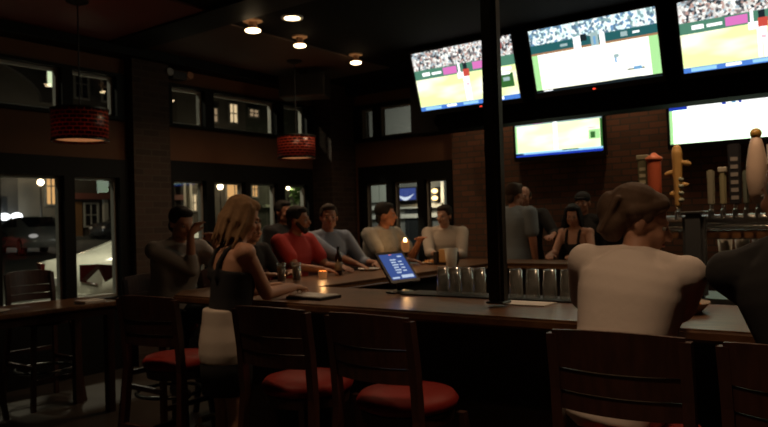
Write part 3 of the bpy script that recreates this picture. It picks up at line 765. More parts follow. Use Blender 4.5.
bm = bmesh.new(); u_shape(bm, 0.0, 1.02, 1.07); bmesh.ops.bevel(bm, geom=[e for e in bm.edges if abs(e.verts[0].co.z-e.verts[1].co.z) < 1e-4], offset=0.012, segments=3, affect='EDGES'); link('worktop', bm, M_barwood, bar)
bm = bmesh.new(); u_shape(bm, 0.26, 0.0, 1.02); link('front_panel', bm, M_barfront, bar)
bm = bmesh.new()
for a, b in (((1.5, 2.88, .2), (-3.7, 2.88, .2)), ((-3.82, 3.0, .2), (-3.82, 6.3, .2))): rod(bm, a, b, 0.022)
for x in (-3.4, -2.2, -1.0, 0.2): rod(bm, (x, 2.88, .2), (x, 3.01, .2), 0.012)
link('foot_rail', bm, M_brass, bar)
mtb = bbox_obj('bar_mat', (-2.35, 3.30, 1.07), (-1.15, 3.50, 1.079), M_rubber); tag(mtb, 'black rubber bar mat under the upturned glasses', 'bar mat')

# island with the beer taps -------------------------------------------------------
isl = empty('tap_station', (0, 0, 0)); tag(isl, 'steel topped tap station inside the bar behind the grey-haired drinkers', 'bar station')
isl['label'] = 'dark tap station cabinet with a steel top standing inside the bar'
bbox_obj('cabinet', (-1.55, 4.75, 0), (0.6, 5.15, 0.93), M_barfront, isl)
bbox_obj('worktop', (-1.58, 4.70, 0.93), (0.63, 5.18, 0.96), M_steel, isl)
tw = empty('tap_tower', (0, 0, 0.96)); tw.location = (0, 0, 0); tag(tw, 'steel pipe beer tower with a square column and wood board, inside the bar', 'beer tower')
bm = bmesh.new(); box(bm, (-1.115, 4.66, 0.961), (-0.985, 4.76, 1.495)); bmesh.ops.bevel(bm, geom=bm.edges[:], offset=0.02, segments=3, affect='EDGES'); link('column', bm, mat('dark polished steel', (0.13, 0.135, 0.14), 0.42, 0.5), tw)
bbox_obj('column_cap', (-1.125, 4.65, 1.495), (-0.975, 4.77, 1.51), M_steel, tw, 0.004)
bm = bmesh.new(); rod(bm, (-1.45, 4.82, 1.452), (0.4, 4.82, 1.452), 0.034, n=20); link('rail', bm, M_steel, tw, True)
bm = bmesh.new(); rod(bm, (-1.40, 4.80, 1.405), (0.4, 4.80, 1.405), 0.010, n=12); link('coolant_pipe', bm, M_steel, tw, True)
bbox_obj('board', (-1.40, 4.80, 1.335), (0.4, 4.84, 1.385), M_barwood, tw)
for x in (-1.36, -0.35, 0.35):
    bm = bmesh.new(); rod(bm, (x, 4.84, 0.96), (x, 4.84, 1.44), 0.022); link('upright', bm, M_steel, tw)
def tap(x, kind, label, z=1.486):
    e = empty('beer_tap', (x, 4.81, z)); tag(e, label, 'beer tap')
    bm = bmesh.new(); rod(bm, (0, 0, 0.0), (0, 0, 0.06), 0.012); rod(bm, (0, 0, 0.03), (0, -0.07, 0.02), 0.009); rod(bm, (0, -0.07, 0.025), (0, -0.075, -0.03), 0.009); link('faucet', bm, M_steel, e)
    kind(e)
def h_slab(col, w, h, cap=None, band=None, taper=0.85):
    def f(e):
        bm = bmesh.new()
        vv = box(bm, (-w/2, -0.014, 0.06), (w/2, 0.014, h)); 
        for q in vv:
            if q.co.z < 0.1: q.co.x *= taper
        bmesh.ops.bevel(bm, geom=bm.edges[:], offset=0.008, segments=2, affect='EDGES')
        link('handle', bm, col, e)
        if cap: bbox_obj('cap', (-w/2-0.006, -0.018, h-0.03), (w/2+0.006, 0.018, h+0.004), cap, e, 0.006)
        if band:
            bm = bmesh.new()
            for k in range(6):
                zz = 0.09+k*(h-0.15)/6
                bm = bmesh.new(); box(bm, (-w*0.28, -0.0165, zz), (w*0.28, -0.0135, zz+(h-0.15)/12)); link('badge', bm, band, e)
    return f
def h_round(col, r, h, capc):
    def f(e):
        bm = bmesh.new(); caps(bm, lathe(bm, [(r*0.7, 0.06), (r, 0.08), (r*1.05, h*0.5), (r*1.1, h-0.06), (r*1.1, h-0.05)], 20)); link('handle', bm, col, e, True)
        bm = bmesh.new(); caps(bm, lathe(bm, [(r*1.25, h-0.05), (r*1.3, h-0.03), (r*0.6, h-0.012), (r*0.35, h), (0.004, h+0.006)], 20)); link('cap', bm, capc, e, True)
    return f
def h_carved(col, col2, h):
    def f(e):
        bm = bmesh.new(); capsule(bm, (0, 0, 0.07), (0, 0, h-0.05), 0.022, 0.034)
        ell(bm, (0, 0, h-0.03), (0.03, 0.026, 0.035)); ell(bm, (0.055, 0, h-0.12), (0.035, 0.016, 0.018), Matrix.Rotation(0.3, 3, 'Y')); ell(bm, (-0.05, 0, h-0.18), (0.035, 0.016, 0.018), Matrix.Rotation(-0.3, 3, 'Y')); ell(bm, (0.04, 0, h-0.26), (0.03, 0.014, 0.016))
        ell(bm, (-0.03, 0, h-0.32), (0.026, 0.014, 0.02))
        remeshed('handle', bm, col, e, 0.006, 2)
        bm = bmesh.new()
        for k in range(4): ell(bm, (0.02, -0.012, 0.10+k*0.045), (0.020, 0.016, 0.014))
        link('carving', bm, col2, e, True)
    return f
def h_pin(e):
    bm = bmesh.new(); caps(bm, lathe(bm, [(0.028, 0.06), (0.05, 0.12), (0.062, 0.22), (0.060, 0.30), (0.045, 0.40), (0.032, 0.455), (0.02, 0.47)], 24)); link('handle', bm, mat('cream tap handle', (0.70, 0.52, 0.40), 0.4), e, True)
    bm = bmesh.new(); ell(bm, (0, 0, 0.492), (0.034, 0.034, 0.034)); link('finial', bm, mat('gold knob', (0.55, 0.33, 0.08), 0.35), e, True)
    bm = bmesh.new(); 
    vv = box(bm, (0.058, -0.012, 0.30), (0.075, 0.012, 0.42)); link('side_plate', bm, M_white, e)
tap(-1.385, h_slab(mat('olive dark tap', (0.12, 0.11, 0.06), 0.5), 0.07, 0.41, mat('khaki tap cap', (0.28, 0.25, 0.16), 0.5), mat('pale tap badge', (0.40, 0.36, 0.24), 0.5)), 'olive tap handle with a khaki cap, first of the tall handles')
tap(-1.312, h_round(mat('coral red tap', (0.55, 0.12, 0.055), 0.4), 0.042, 0.42, mat('coral cap', (0.75, 0.22, 0.11), 0.4)), 'coral red cylinder tap handle with a shallow domed cap')
tap(-1.165, h_carved(mat('carved ochre tap', (0.62, 0.36, 0.11), 0.5), mat('pale green carving', (0.34, 0.36, 0.26), 0.5), 0.46), 'ochre carved tap handle with knobs sticking out')
tap(-0.965, h_slab(mat('grey green tap', (0.30, 0.28, 0.20), 0.5), 0.045, 0.285), 'short plain grey-green tap handle beside the steel column')
tap(-0.895, h_slab(mat('pale olive tap', (0.32, 0.29, 0.16), 0.5), 0.04, 0.295, mat('pale tap cap', (0.5, 0.46, 0.36), 0.5)), 'short pale olive tap handle with a light cap')
tap(-0.825, h_slab(mat('black tap', (0.03, 0.03, 0.035), 0.4), 0.075, 0.44, None, mat('pale badge letters', (0.34, 0.31, 0.28), 0.5)), 'tall black tap handle with a ladder of pale marks')
tap(-0.765, h_slab(mat('teal grey tap', (0.15, 0.17, 0.13), 0.5), 0.035, 0.27), 'short teal-grey tap handle between the black and the cream one')
tap(-0.700, h_pin, 'tall cream pin-shaped tap handle topped by a gold ball')

def pint(bm, r0=0.039, r1=0.032, h=0.15):
    # standing upside down: wide rim below
    lathe(bm, [(r0, 0), (r1, h), (0.002, h), (0.002, h-0.008), (r1-0.004, h-0.010), (r0-0.003, 0), (r0, 0)], 24)
bm = bmesh.new(); pint(bm); pg = link('pint_glass', bm, MATS['thin glass'], None, True)
me_p = pg.data
GLS = [(-2.13, 3.42, 'upturned pint glass nearest the tablet on the bar mat'), (-2.045, 3.41, 'upturned pint glass, second from the tablet on the bar mat'),
       (-1.96, 3.40, 'upturned pint glass, third from the tablet on the bar mat'), (-1.875, 3.39, 'upturned pint glass, fourth from the tablet, next to the post'),
       (-1.64, 3.36, 'upturned pint glass just past the post on the bar mat'), (-1.55, 3.37, 'upturned pint glass, second past the post'),
       (-1.46, 3.38, 'upturned pint glass, third past the post'), (-1.37, 3.39, 'upturned pint glass, fourth past the post, beside the white T-shirt')]
for i, (x, y, l) in enumerate(GLS):
    o = pg if i == 0 else pg.copy()
    if i: COL.objects.link(o)
    o.location = (x, y, 1.0795); tag(o, l, 'glass', 'upturned pint glasses on the bar mat')
# stacked glasses under the tap board
bm = bmesh.new(); lathe(bm, [(0.034, 0), (0.044, 0.17), (0.041, 0.17), (0.031, 0.008), (0.002, 0.008), (0.002, 0), (0.034, 0)], 20); sg0 = link('beer_glass', bm, mat('frosted clean glass', (0.62, 0.58, 0.50), 0.35), None, True)
shelf = empty('glass_shelf', (0, 0, 0)); tag(shelf, 'steel shelf carrying beer glasses below the tap board', 'shelf')
bbox_obj('shelf_board', (-1.34, 4.86, 1.135), (0.3, 5.06, 1.15), M_steel, shelf)
for x in (-1.32, -0.5, 0.28): bbox_obj('bracket', (x-0.01, 4.92, 0.961), (x+0.01, 5.02, 1.135), M_steel, shelf)
for i, x in enumerate((-0.92, -0.82, -0.72, -0.62, -0.52)):
    o = sg0 if i == 0 else sg0.copy()
    if i: COL.objects.link(o)
    o.location = (x, 4.95, 1.1505); tag(o, 'clean pale beer glass on the steel shelf, ' + ('closest to the square column', 'second from the square column', 'third from the square column', 'fourth from the square column', 'fifth from the square column')[i], 'glass', 'beer glasses on the tap shelf')

# tablet till ------------------------------------------------------------------------
tb = empty('tablet_till', (-2.44, 3.40, 1.07)); tag(tb, 'tilted tablet till with a glowing blue screen on the bar', 'tablet')
Rc = R  # orientation measured once: right and down edges of the screen
rt = (R @ Vector((0.141, 0.008, -0.087))).normalized(); dn = (R @ Vector((0.083, -0.135, 0.123))); dn = (dn - dn.dot(rt)*rt).normalized(); nr = rt.cross(-dn).normalized()
TM = Matrix((rt, -dn, nr)).transposed()
def tpoint(a, b, c): return TM @ Vector((a, b, c)) + Vector((0, 0, 0.155))
def tbox(name, lo, hi, m):
    bm = bmesh.new(); vv = box(bm, lo, hi)
    bmesh.ops.bevel(bm, geom=bm.edges[:], offset=0.002, segments=2, affect='EDGES')
    for q in bm.verts: q.co = tpoint(*q.co)
    return link(name, bm, m, tb)
TW, TH = 0.205, 0.25
tbox('tablet_case', (-TW/2, -TH/2, -0.012), (TW/2, TH/2, 0.004), M_plastic)
bm = bmesh.new(); ms = [emis('tablet blue', (0.07, 0.13, 0.42), 0.62), emis('tablet white', (0.65, 0.78, 1.0), 0.75), emis('tablet red', (1, .25, .2), 1.0)]
def tq(u0, v0, u1, v1, mi, k):
    w, h = TW-0.036, TH-0.044
    f = bm.faces.new([bm.verts.new(tpoint(-w/2+u*w, -h/2+v*h, 0.0046+k*0.0004)) for u, v in ((u0, v0), (u1, v0), (u1, v1), (u0, v1))]); f.material_index = mi
tq(0, 0, 1, 1, 0, 0)
for k in range(6): tq(.34, .24+k*.10, .34+.20+.05*(k % 2), .29+k*.10, 1, 1)
for k in range(4): tq(.64, .30+k*.12, .80, .345+k*.12, 1, 1)
tq(.05, .04, .35, .10, 1, 1); tq(.45, .05, .95, .16, 1, 1); tq(.72, .86, .90, .91, 1, 1); tq(.40, .96, .52, .985, 2, 1)
me = bpy.data.meshes.new('screen'); bm.to_mesh(me); bm.free()
for m in ms: me.materials.append(m)
so = bpy.data.objects.new('screen', me); COL.objects.link(so); so.parent = tb
bm = bmesh.new(); pb = tpoint(0, -0.02, -0.02); rod(bm, pb, (pb.x*0.6, pb.y*0.6+0.02, 0.012), 0.014); link('stand', bm, M_plastic, tb)
bm = bmesh.new(); c0 = (pb.x*0.6, pb.y*0.6+0.02, 0); caps(bm, lathe(bm, [(0.085, 0.0), (0.085, 0.008), (0.06, 0.014), (0.01, 0.015)], 24, c0)); link('base_plate', bm, M_plastic, tb)

# small things on the bar -------------------------------------------------------------
def beer(x, y, label, fill=0.75, r=0.036, h=0.145, handle=False, z=1.07):
    e = empty('beer_glass', (x, y, z)); tag(e, label, 'glass')
    bm = bmesh.new(); lathe(bm, [(r*0.8, 0), (r, h), (r-0.003, h), (r*0.8-0.003, 0.01), (0.002, 0.01), (0.002, 0), (r*0.8, 0)], 20); link('glass', bm, MATS['thin glass'], e, True)
    bm = bmesh.new(); caps(bm, lathe(bm, [(r*0.8-0.004, 0.011), (r*0.97-0.004, h*fill)], 20)); link('beer', bm, mat('amber beer', (0.42, 0.17, 0.03), 0.2), e, True)
    bm = bmesh.new(); caps(bm, lathe(bm, [(r*0.97-0.004, h*fill), (r*0.98-0.004, h*fill+0.012)], 20)); link('foam', bm, mat('beer foam', (0.75, 0.62, 0.45), 0.8), e, True)
    return e
beer(-3.70, 3.68, 'pint of amber beer on the bar by the woman in black, first of two')
beer(-3.62, 3.76, 'pint of amber beer on the bar before the red T-shirt, second of two')
def plate(x, y, r, label, food=None):
    e = empty('plate', (x, y, 1.07)); tag(e, label, 'plate')
    bm = bmesh.new(); caps(bm, lathe(bm, [(r*0.55, 0), (r, 0.018), (r, 0.021), (r*0.6, 0.006), (0.003, 0.006)], 28)); link('dish', bm, M_white, e, True)
    if food:
        bm = bmesh.new()
        for k in range(9): ell(bm, (random.uniform(-.5, .5)*r, random.uniform(-.5, .5)*r, 0.02+random.uniform(0, .012)), (0.028, 0.02, 0.014), n=10)
        remeshed('food', bm, food, e, 0.006, 2)
M_food = mat('browned food', (0.42, 0.20, 0.06), 0.6)
plate(-3.80, 4.86, 0.10, 'white plate before the man in the light blue shirt')
plate(-3.80, 5.22, 0.11, 'white plate with food before the man in the grey striped T-shirt', M_food)
plate(-3.72, 5.78, 0.10, 'white plate with food before the man in the white shirt', M_food)
bt = empty('beer_bottle', (-3.72, 4.36, 1.07)); tag(bt, 'dark beer bottle standing before the light blue shirt', 'bottle')
bm = bmesh.new(); caps(bm, lathe(bm, [(0.030, 0), (0.031, 0.13), (0.026, 0.16), (0.014, 0.185), (0.013, 0.235)], 20)); link('body', bm, mat('dark brown bottle', (0.02, 0.010, 0.006), 0.12), bt, True)
bm = bmesh.new(); caps(bm, lathe(bm, [(0.0315, 0.04), (0.0316, 0.11)], 20)); link('paper_band', bm, mat('dull bottle band', (0.20, 0.16, 0.12), 0.6), bt, True)
def candle(x, y, label, tall):
    e = empty('candle_lamp', (x, y, 1.07)); tag(e, label, 'candle')
    h = 0.20 if tall else 0.07
    if tall:
        bm = bmesh.new(); caps(bm, lathe(bm, [(0.045, 0), (0.045, 0.012), (0.012, 0.03), (0.012, 0.11), (0.04, 0.125), (0.04, 0.13)], 20)); link('base', bm, M_darkmetal, e, True)
    z0 = 0.13 if tall else 0.0
    bm = bmesh.new(); lathe(bm, [(0.030, z0+0.001), (0.042, z0+0.05), (0.038, z0+0.10)] if tall else [(0.03, 0.0), (0.036, 0.06)], 20); link('glass', bm, mat('amber candle glass', (0.9, 0.45, 0.18), 0.4, emit=(1.0, 0.42, 0.14), estr=0.10 if tall else 0.5), e, True)
    bm = bmesh.new(); caps(bm, lathe(bm, [(0.022, z0+0.002), (0.022, z0+0.025)], 16)); link('wax', bm, M_white, e, True)
    bm = bmesh.new(); ell(bm, (0, 0, z0+(0.115 if tall else 0.04)), (0.016, 0.016, 0.022) if tall else (0.005, 0.005, 0.009)); link('flame', bm, M_flame, e, True)
    point_light('flame_glow', (0, 0, z0+(0.16 if tall else 0.10)), 1.6 if tall else 0.5, (1.0, 0.50, 0.18), 0.02, e)
candle(-3.84, 5.50, 'tall table candle burning between the striped T-shirt and the white shirt', True)
candle(-3.62, 4.05, 'low glowing tealight glass on the bar before the red T-shirt', False)
cd = empty('napkin_caddy', (-2.98, 5.52, 1.07)); cd.location = (-3.52, 5.72, 1.07); tag(cd, 'black caddy with a gilt middle, standing beyond the upturned glasses', 'caddy')
bbox_obj('box', (-0.10, -0.06, 0), (0.10, 0.06, 0.02), M_plastic, cd)
for s in (-1, 1): bbox_obj('side', (s*0.085-0.025, -0.06, 0.02), (s*0.085+0.025, 0.06, 0.125), M_plastic, cd, 0.005)
bbox_obj('jar', (-0.055, -0.05, 0.02), (0.055, 0.05, 0.15), mat('gilt caddy middle', (0.45, 0.28, 0.12), 0.4), cd, 0.01)
tg = empty('tall_glass', (-3.30, 5.45, 1.07)); tag(tg, 'tall pale frosted tumbler with a bright rim, beside the black caddy', 'glass')
bm = bmesh.new(); lathe(bm, [(0.045, 0), (0.062, 0.17), (0.058, 0.17), (0.041, 0.01), (0.003, 0.01), (0.003, 0), (0.055, 0)], 24); link('tumbler', bm, mat('frosted tumbler', (0.52, 0.46, 0.38), 0.5), tg, True)
bm = bmesh.new(); caps(bm, lathe(bm, [(0.056, 0.14), (0.0575, 0.158)], 24)); link('drink', bm, mat('pale drink', (0.8, 0.6, 0.42), 0.5), tg, True)
# server tray / order book by the waitress, and napkin + fries basket on the near bar
tr = empty('order_folder', (-2.72, 2.96, 1.07)); tag(tr, 'black order folder in front of the waitress on the bar', 'folder')
bm = bmesh.new(); box(bm, (-0.13, -0.09, 0.0), (0.13, 0.09, 0.016)); link('cover', bm, M_plastic, tr)
bm = bmesh.new(); box(bm, (-0.12, -0.085, 0.016), (0.12, 0.088, 0.022)); link('pages', bm, M_paper, tr)
bk_ = empty('food_basket', (-0.80, 3.20, 1.07)); tag(bk_, 'basket of orange fries on the bar between the two near drinkers', 'food basket')
bm = bmesh.new(); lathe(bm, [(0.10, 0), (0.14, 0.045), (0.136, 0.045), (0.097, 0.004), (0.003, 0.004), (0.003, 0), (0.10, 0)], 28); link('basket', bm, mat('paper lined basket', (0.40, 0.30, 0.22), 0.7), bk_, True)
bm = bmesh.new()
rr = random.Random(3)
for k in range(44):
    a = rr.uniform(0, 6.28); q = rr.uniform(0, .085); d = Vector((rr.uniform(-1, 1), rr.uniform(-1, 1), rr.uniform(-.1, .5))).normalized()*0.04
    c = Vector((q*math.cos(a), q*math.sin(a), 0.03+0.075*(1-q/.09)*rr.uniform(.5, 1)))
    rod(bm, c-d, c+d, 0.0065, n=5)
f_ = link('fries', bm, mat('orange fries', (0.80, 0.30, 0.06), 0.55), bk_); f_['kind'] = 'stuff'
nk = bbox_obj('napkin', (-1.66, 3.12, 1.07), (-1.38, 3.27, 1.076), M_paper); tag(nk, 'pale paper napkin lying on the bar in front of the upturned glasses beside the post', 'napkin')

# ------------------------------------------------------------------ bar stools and the high table by the windows
def make_stool():
    e = empty('bar_stool')
    bm = bmesh.new(); caps(bm, lathe(bm, [(0.18, 0.735), (0.205, 0.745), (0.213, 0.77), (0.195, 0.795), (0.10, 0.808), (0.005, 0.81)], 32)); link('seat', bm, M_vinyl, e, True)
    bm = bmesh.new(); caps(bm, lathe(bm, [(0.19, 0.69), (0.195, 0.735)], 32)); link('seat_frame', bm, M_chair, e)
    for s in (-1, 1):
        bm = bmesh.new()
        pts = [(s*0.240, -0.27, 0.0), (s*0.208, -0.215, 0.55), (s*0.200, -0.20, 0.75), (s*0.200, -0.215, 0.95), (s*0.200, -0.242, 1.128)]
        for a, b in zip(pts, pts[1:]): bar4(bm, a, b, 0.034, 0.036)
        link('rear_leg', bm, M_chair, e)
        bm = bmesh.new(); bar4(bm, (s*0.225, 0.235, 0), (s*0.165, 0.155, 0.70), 0.036, 0.036); link('front_leg', bm, M_chair, e)
    for z0, z1 in ((1.022, 1.14), (0.948, 1.018), (0.885, 0.944)):
        bm = bmesh.new(); n = 12; rows = []
        for k in range(n+1):
            x = -0.200+0.400*k/n; c = 0.045*(1-(x/0.196)**2)
            yb = lambda z: -0.205-(max(0, z-0.9))*0.17-c
            top = z1+(0.012*(1-(x/0.196)**2) if z1 > 1.1 else 0)
            rows.append([bm.verts.new(p) for p in ((x, yb(z0)-0.012, z0), (x, yb(z0)+0.009, z0), (x, yb(top)+0.009, top), (x, yb(top)-0.009, top))])
        for k in range(n):
            for j in range(4): bm.faces.new((rows[k][j], rows[k][(j+1) % 4], rows[k+1][(j+1) % 4], rows[k+1][j]))
        bm.faces.new(rows[0]); bm.faces.new(rows[-1][::-1])
        link('back_slat', bm, M_chair, e)
    bm = bmesh.new(); prof = [(0.235+0.014*math.cos(t*math.pi/4), 0.30+0.014*math.sin(t*math.pi/4)) for t in range(9)]; lathe(bm, prof, 32); link('foot_ring', bm, M_darkmetal, e, True)
    bm = bmesh.new()
    for z, y, xx in ((0.22, 0.215, 0.21), (0.42, -0.235, 0.22)): box(bm, (-xx, y-0.012, z), (xx, y+0.012, z+0.035))
    for s in (-1, 1): box(bm, (s*0.218-0.011, -0.23, 0.34), (s*0.218+0.011, 0.21, 0.375))
    link('stretcher', bm, M_chair, e)
    return e
st0 = make_stool(); first = [True]
def stool(x, y, rz, label):
    o = st0 if first[0] else copy_tree(st0)
    first[0] = False
    o.location = (x, y, 0); o.rotation_euler = (0, 0, rz); tag(o, label, 'bar stool', 'slat-backed stools with red seats')
    return o
stool(-0.715, 2.36, 0.03, 'dark wood stool under the woman in the white T-shirt')
stool(-0.17, 2.32, -0.15, 'dark wood stool under the man in black at the frame edge')
stool(-2.22, 2.36, 0.05, 'empty dark wood stool with a red seat, beside the waitress')
stool(-1.66, 2.36, -0.03, 'empty dark wood stool with a red seat, before the tablet and nearest the post')
stool(-3.22, 2.42, 0.12, 'empty dark wood stool with a red seat at the bar corner beyond the waitress')
stool(-4.36, 3.16, -math.pi/2, 'dark wood stool under the man in the grey shirt at the bar corner')
for (x, y, l) in ((-4.36, 3.84, 'bar stool under the person in black hidden behind the waitress'), (-4.38, 4.41, 'bar stool under the man in the red T-shirt'),
                  (-4.38, 4.93, 'bar stool under the man in the light blue shirt'), (-4.38, 5.70, 'bar stool under the man in the grey striped T-shirt')):
    stool(x, y, -math.pi/2, l)
stool(-4.22, 6.88, math.radians(-147), 'bar stool under the man in the white shirt at the far bar corner')
stool(-2.70, 7.08, math.pi, 'bar stool under the dark-haired woman by the brick wall')
ht = empty('high_table', (-5.52, 2.72, 0)); tag(ht, 'dark high dining table by the windows with plates laid on it', 'table')
bm = bmesh.new(); box(bm, (-0.33, -0.62, 0.87), (0.33, 0.62, 0.905)); bmesh.ops.bevel(bm, geom=bm.edges[:], offset=0.008, segments=2, affect='EDGES'); link('tabletop', bm, M_barwood, ht)
bbox_obj('apron', (-0.28, -0.56, 0.80), (0.28, 0.56, 0.87), M_chair, ht)
for sx in (-1, 1):
    for sy in (-1, 1): bbox_obj('leg', (sx*0.25-0.03, sy*0.52-0.03, 0), (sx*0.25+0.03, sy*0.52+0.03, 0.80), M_chair, ht)
stool(-6.02, 2.42, -math.pi/2, 'dark stool tucked at the far side of the high table, nearest the frame edge')
stool(-6.05, 3.10, -math.pi/2, 'dark stool at the far side of the high table, before the white car')
def tplate(x, y, label):
    e = empty('plate', (x, y, 0.905)); tag(e, label, 'plate')
    bm = bmesh.new(); caps(bm, lathe(bm, [(0.06, 0), (0.11, 0.016), (0.11, 0.019), (0.065, 0.006), (0.003, 0.006)], 28)); link('dish', bm, M_white, e, True)
tplate(-5.42, 2.40, 'white plate on the high table, nearest the frame edge')
nk2 = bbox_obj('napkin', (-5.40, 3.02, 0.905), (-5.24, 3.20, 0.93), M_paper, None, 0.006); tag(nk2, 'folded white napkin on the high table below the white car', 'napkin')

# ------------------------------------------------------------------ people
M_skin = mat('skin', (0.46, 0.235, 0.15), 0.55)
M_skin2 = mat('skin tanned', (0.36, 0.165, 0.10), 0.55)
M_skin3 = mat('skin fair', (0.55, 0.31, 0.21), 0.55)
M_eye = mat('eye white', (0.30, 0.27, 0.24), 0.5, spec=0.1)
M_iris = mat('dark iris', (0.02, 0.012, 0.008), 0.2)
M_lip = mat('lips', (0.34, 0.12, 0.09), 0.5)
M_jean = mat('dark denim', (0.018, 0.022, 0.035), 0.85)
M_darkcloth = mat('black cloth', (0.012, 0.011, 0.012), 0.9)
M_shoe = mat('dark shoes', (0.02, 0.015, 0.012), 0.5)

def ik(Sv, T, a, b, pole):
    d = T-Sv; L = min(d.length, (a+b)*0.995); u = d.normalized()
    T = Sv+u*L
    x = (a*a-b*b+L*L)/(2*L); h = math.sqrt(max(0, a*a-x*x))
    p = pole-pole.dot(u)*u; p.normalize()
    return Sv+u*x+p*h, T

def person(loc, yaw, label, pose='sit', s=1.0, hz=None, lean=8, head_yaw=0, head_pitch=0, hands=(None, None), skin=M_skin, shirt=None, sleeve='short',
           pants=M_jean, hair=('short', None), voxel=0.009, build=1.0, elbow=0.42, group=None, collar=None, skirt=None, beard=None, hold=True, neck_fwd=0.03, side=0, head_scale=1.0, neck_len=0.150):
    root = empty('person', (loc[0], loc[1], 0), yaw)
    tag(root, label, 'person')
    Rw = Matrix.Rotation(-yaw, 3, 'Z')
    loc3 = Vector((loc[0], loc[1], 0))
    V = Vector
    hs = s*head_scale
    if hz is None: hz = (0.885 if pose == 'sit' else 0.93*s)
    t = math.radians(lean)
    d = V((math.sin(math.radians(side)), math.sin(t), math.cos(t))).normalized(); X = V((1, 0, 0)); X = (X-X.dot(d)*d).normalized(); F = d.cross(X)
    TM_ = Matrix((X, F, d)).transposed()
    p0 = V((0, 0, hz))
    sw = 0.178*s*build
    sh = {k: p0+d*0.475*s+X*k*sw for k in (-1, 1)}
    nb = p0+d*0.515*s
    hc = nb+V((0, neck_fwd+math.sin(t)*0.08, neck_len*s*math.cos(t*0.5)))
    Mh = Matrix.Rotation(math.radians(head_yaw), 3, 'Z') @ Matrix.Rotation(math.radians(-head_pitch), 3, 'X')
    H = lambda x, y, z: hc+Mh @ (V((x, y, z))*hs)
    # --- joints
    arms = {}
    for k in (-1, 1):
        tgt = hands[0 if k < 0 else 1]
        if tgt is None:
            tg_ = p0+V((k*0.20, 0.22, 0.08)) if pose == 'sit' else p0+V((k*0.26, 0.06, -0.12))
        else:
            tg_ = Rw @ (V(tgt)-loc3)
        e_, w_ = ik(sh[k], tg_, 0.285*s, 0.25*s, V((k*elbow, -0.55, -0.75)))
        arms[k] = (sh[k], e_, w_)
    legs = {}
    for k in (-1, 1):
        hp = p0+X*k*0.09*s+V((0, 0, -0.01))
        if pose == 'sit':
            kn = hp+V((k*0.05, 0.40*s, 0.0)); an = V((kn.x, kn.y-0.05, kn.z-0.43*s))
        else:
            kn = V((hp.x+k*0.01, 0.02, hz-0.43*s)); an = V((hp.x+k*0.02, -0.01, 0.085))
        legs[k] = (hp, kn, an)
    RINGS = [(-.13, .09, .08, 0), (-.09, .148, .112, 0), (-.02, .168, .122, 0), (.06, .160, .115, 0), (.14, .148, .106, .004), (.22, .148, .106, .006), (.30, .160, .113, .006), (.37, .170, .114, .002), (.43, .166, .100, -.006), (.475, .135, .082, -.010), (.51, .085, .066, -.008), (.535, .06, .056, 0)]
    def torso(bm, g, top=True, hmax=1.0, hmin=-1.0):
        rings = []
        for h_, rx, ry, yo in RINGS:
            if h_ > hmax or h_ < hmin: continue
            ring = []
            for q in range(32):
                a = 2*math.pi*q/32; ca, sa = math.cos(a), math.sin(a)
                ex = 0.82
                ring.append(bm.verts.new(p0+d*h_*s+X*((rx*build+g)*s*math.copysign(abs(ca)**ex, ca))+F*((ry*build+g)*s*math.copysign(abs(sa)**ex, sa)+yo)))
            rings.append(ring)
        for a, b in zip(rings, rings[1:]):
            for q in range(32): bm.faces.new((a[q], a[(q+1) % 32], b[(q+1) % 32], b[q]))
        caps(bm, rings)
        if top:
            for k in (-1, 1):
                capsule(bm, sh[k], sh[k]-X*k*0.08*s-d*0.03, (0.054+g)*s, (0.060+g)*s)
                capsule(bm, sh[k]-X*k*0.02+d*0.005, nb-d*0.01, (0.042+g)*s, (0.046+g)*s)
    # --- body: one continuous surface
    bm = bmesh.new()
    torso(bm, 0)
    capsule(bm, nb-d*0.06, hc+V((0, -0.015, -0.03)), 0.056*s*build**0.5, 0.053*s)
    for a in ((V((0, -.012, .030)), (.073, .092, .083)), (V((0, .030, -.025)), (.058, .058, .084)), (V((0, .058, -.085)), (.030, .027, .026)),
              (V((.033, .020, -.066)), (.028, .040, .030)), (V((-.033, .020, -.066)), (.028, .040, .030)), (V((0, .076, .020)), (.046, .016, .011)),
              (V((.034, .060, -.030)), (.023, .024, .022)), (V((-.034, .060, -.030)), (.023, .024, .022)), (V((0, .087, -.056)), (.020, .009, .010)),
              (V((.074, -.010, -.008)), (.010, .021, .031)), (V((-.074, -.010, -.008)), (.010, .021, .031))):
        ell(bm, H(*a[0]), V(a[1])*hs, Mh)
    capsule(bm, H(0, .084, .010), H(0, .106, -.028), 0.008*hs, 0.014*hs, 10)
    for k in (-1, 1):
        A, E_, Wr = arms[k]
        capsule(bm, A, E_, 0.050*s*build, 0.039*s); capsule(bm, E_, Wr, 0.039*s, 0.027*s)
        fd = (Wr-E_).normalized()
        h = (fd*0.75+V((-k*0.25, 0.25, -0.10))).normalized()
        up = V((0, 0, 1)); sd = h.cross(up).normalized(); up = sd.cross(h).normalized()   # sd = hand's right
        Mhd = Matrix((sd, h, up)).transposed()
        ell(bm, Wr+h*0.045*s, V((.040, .052, .017))*s, Mhd, 12)
        for j, (off, ln) in enumerate(((-1.5, .064), (-.5, .074), (.5, .070), (1.5, .056))):
            b0 = Wr+h*0.083*s+sd*(off*0.0225*s)
            d1 = (h+sd*off*0.07-up*0.25).normalized(); b1 = b0+d1*ln*0.5*s; d2 = (h-up*0.95+sd*off*0.03).normalized(); b2 = b1+d2*ln*0.5*s
            capsule(bm, b0-h*0.02, b1, 0.0088*s, 0.0084*s, 8); capsule(bm, b1, b2, 0.0084*s, 0.0072*s, 8)
        b0 = Wr+h*0.03*s-sd*k*0.030*s
        b1 = b0+(h*0.6-sd*k*0.75-up*0.1).normalized()*0.04*s; b2 = b1+(h*0.9-sd*k*0.15-up*0.35).normalized()*0.032*s
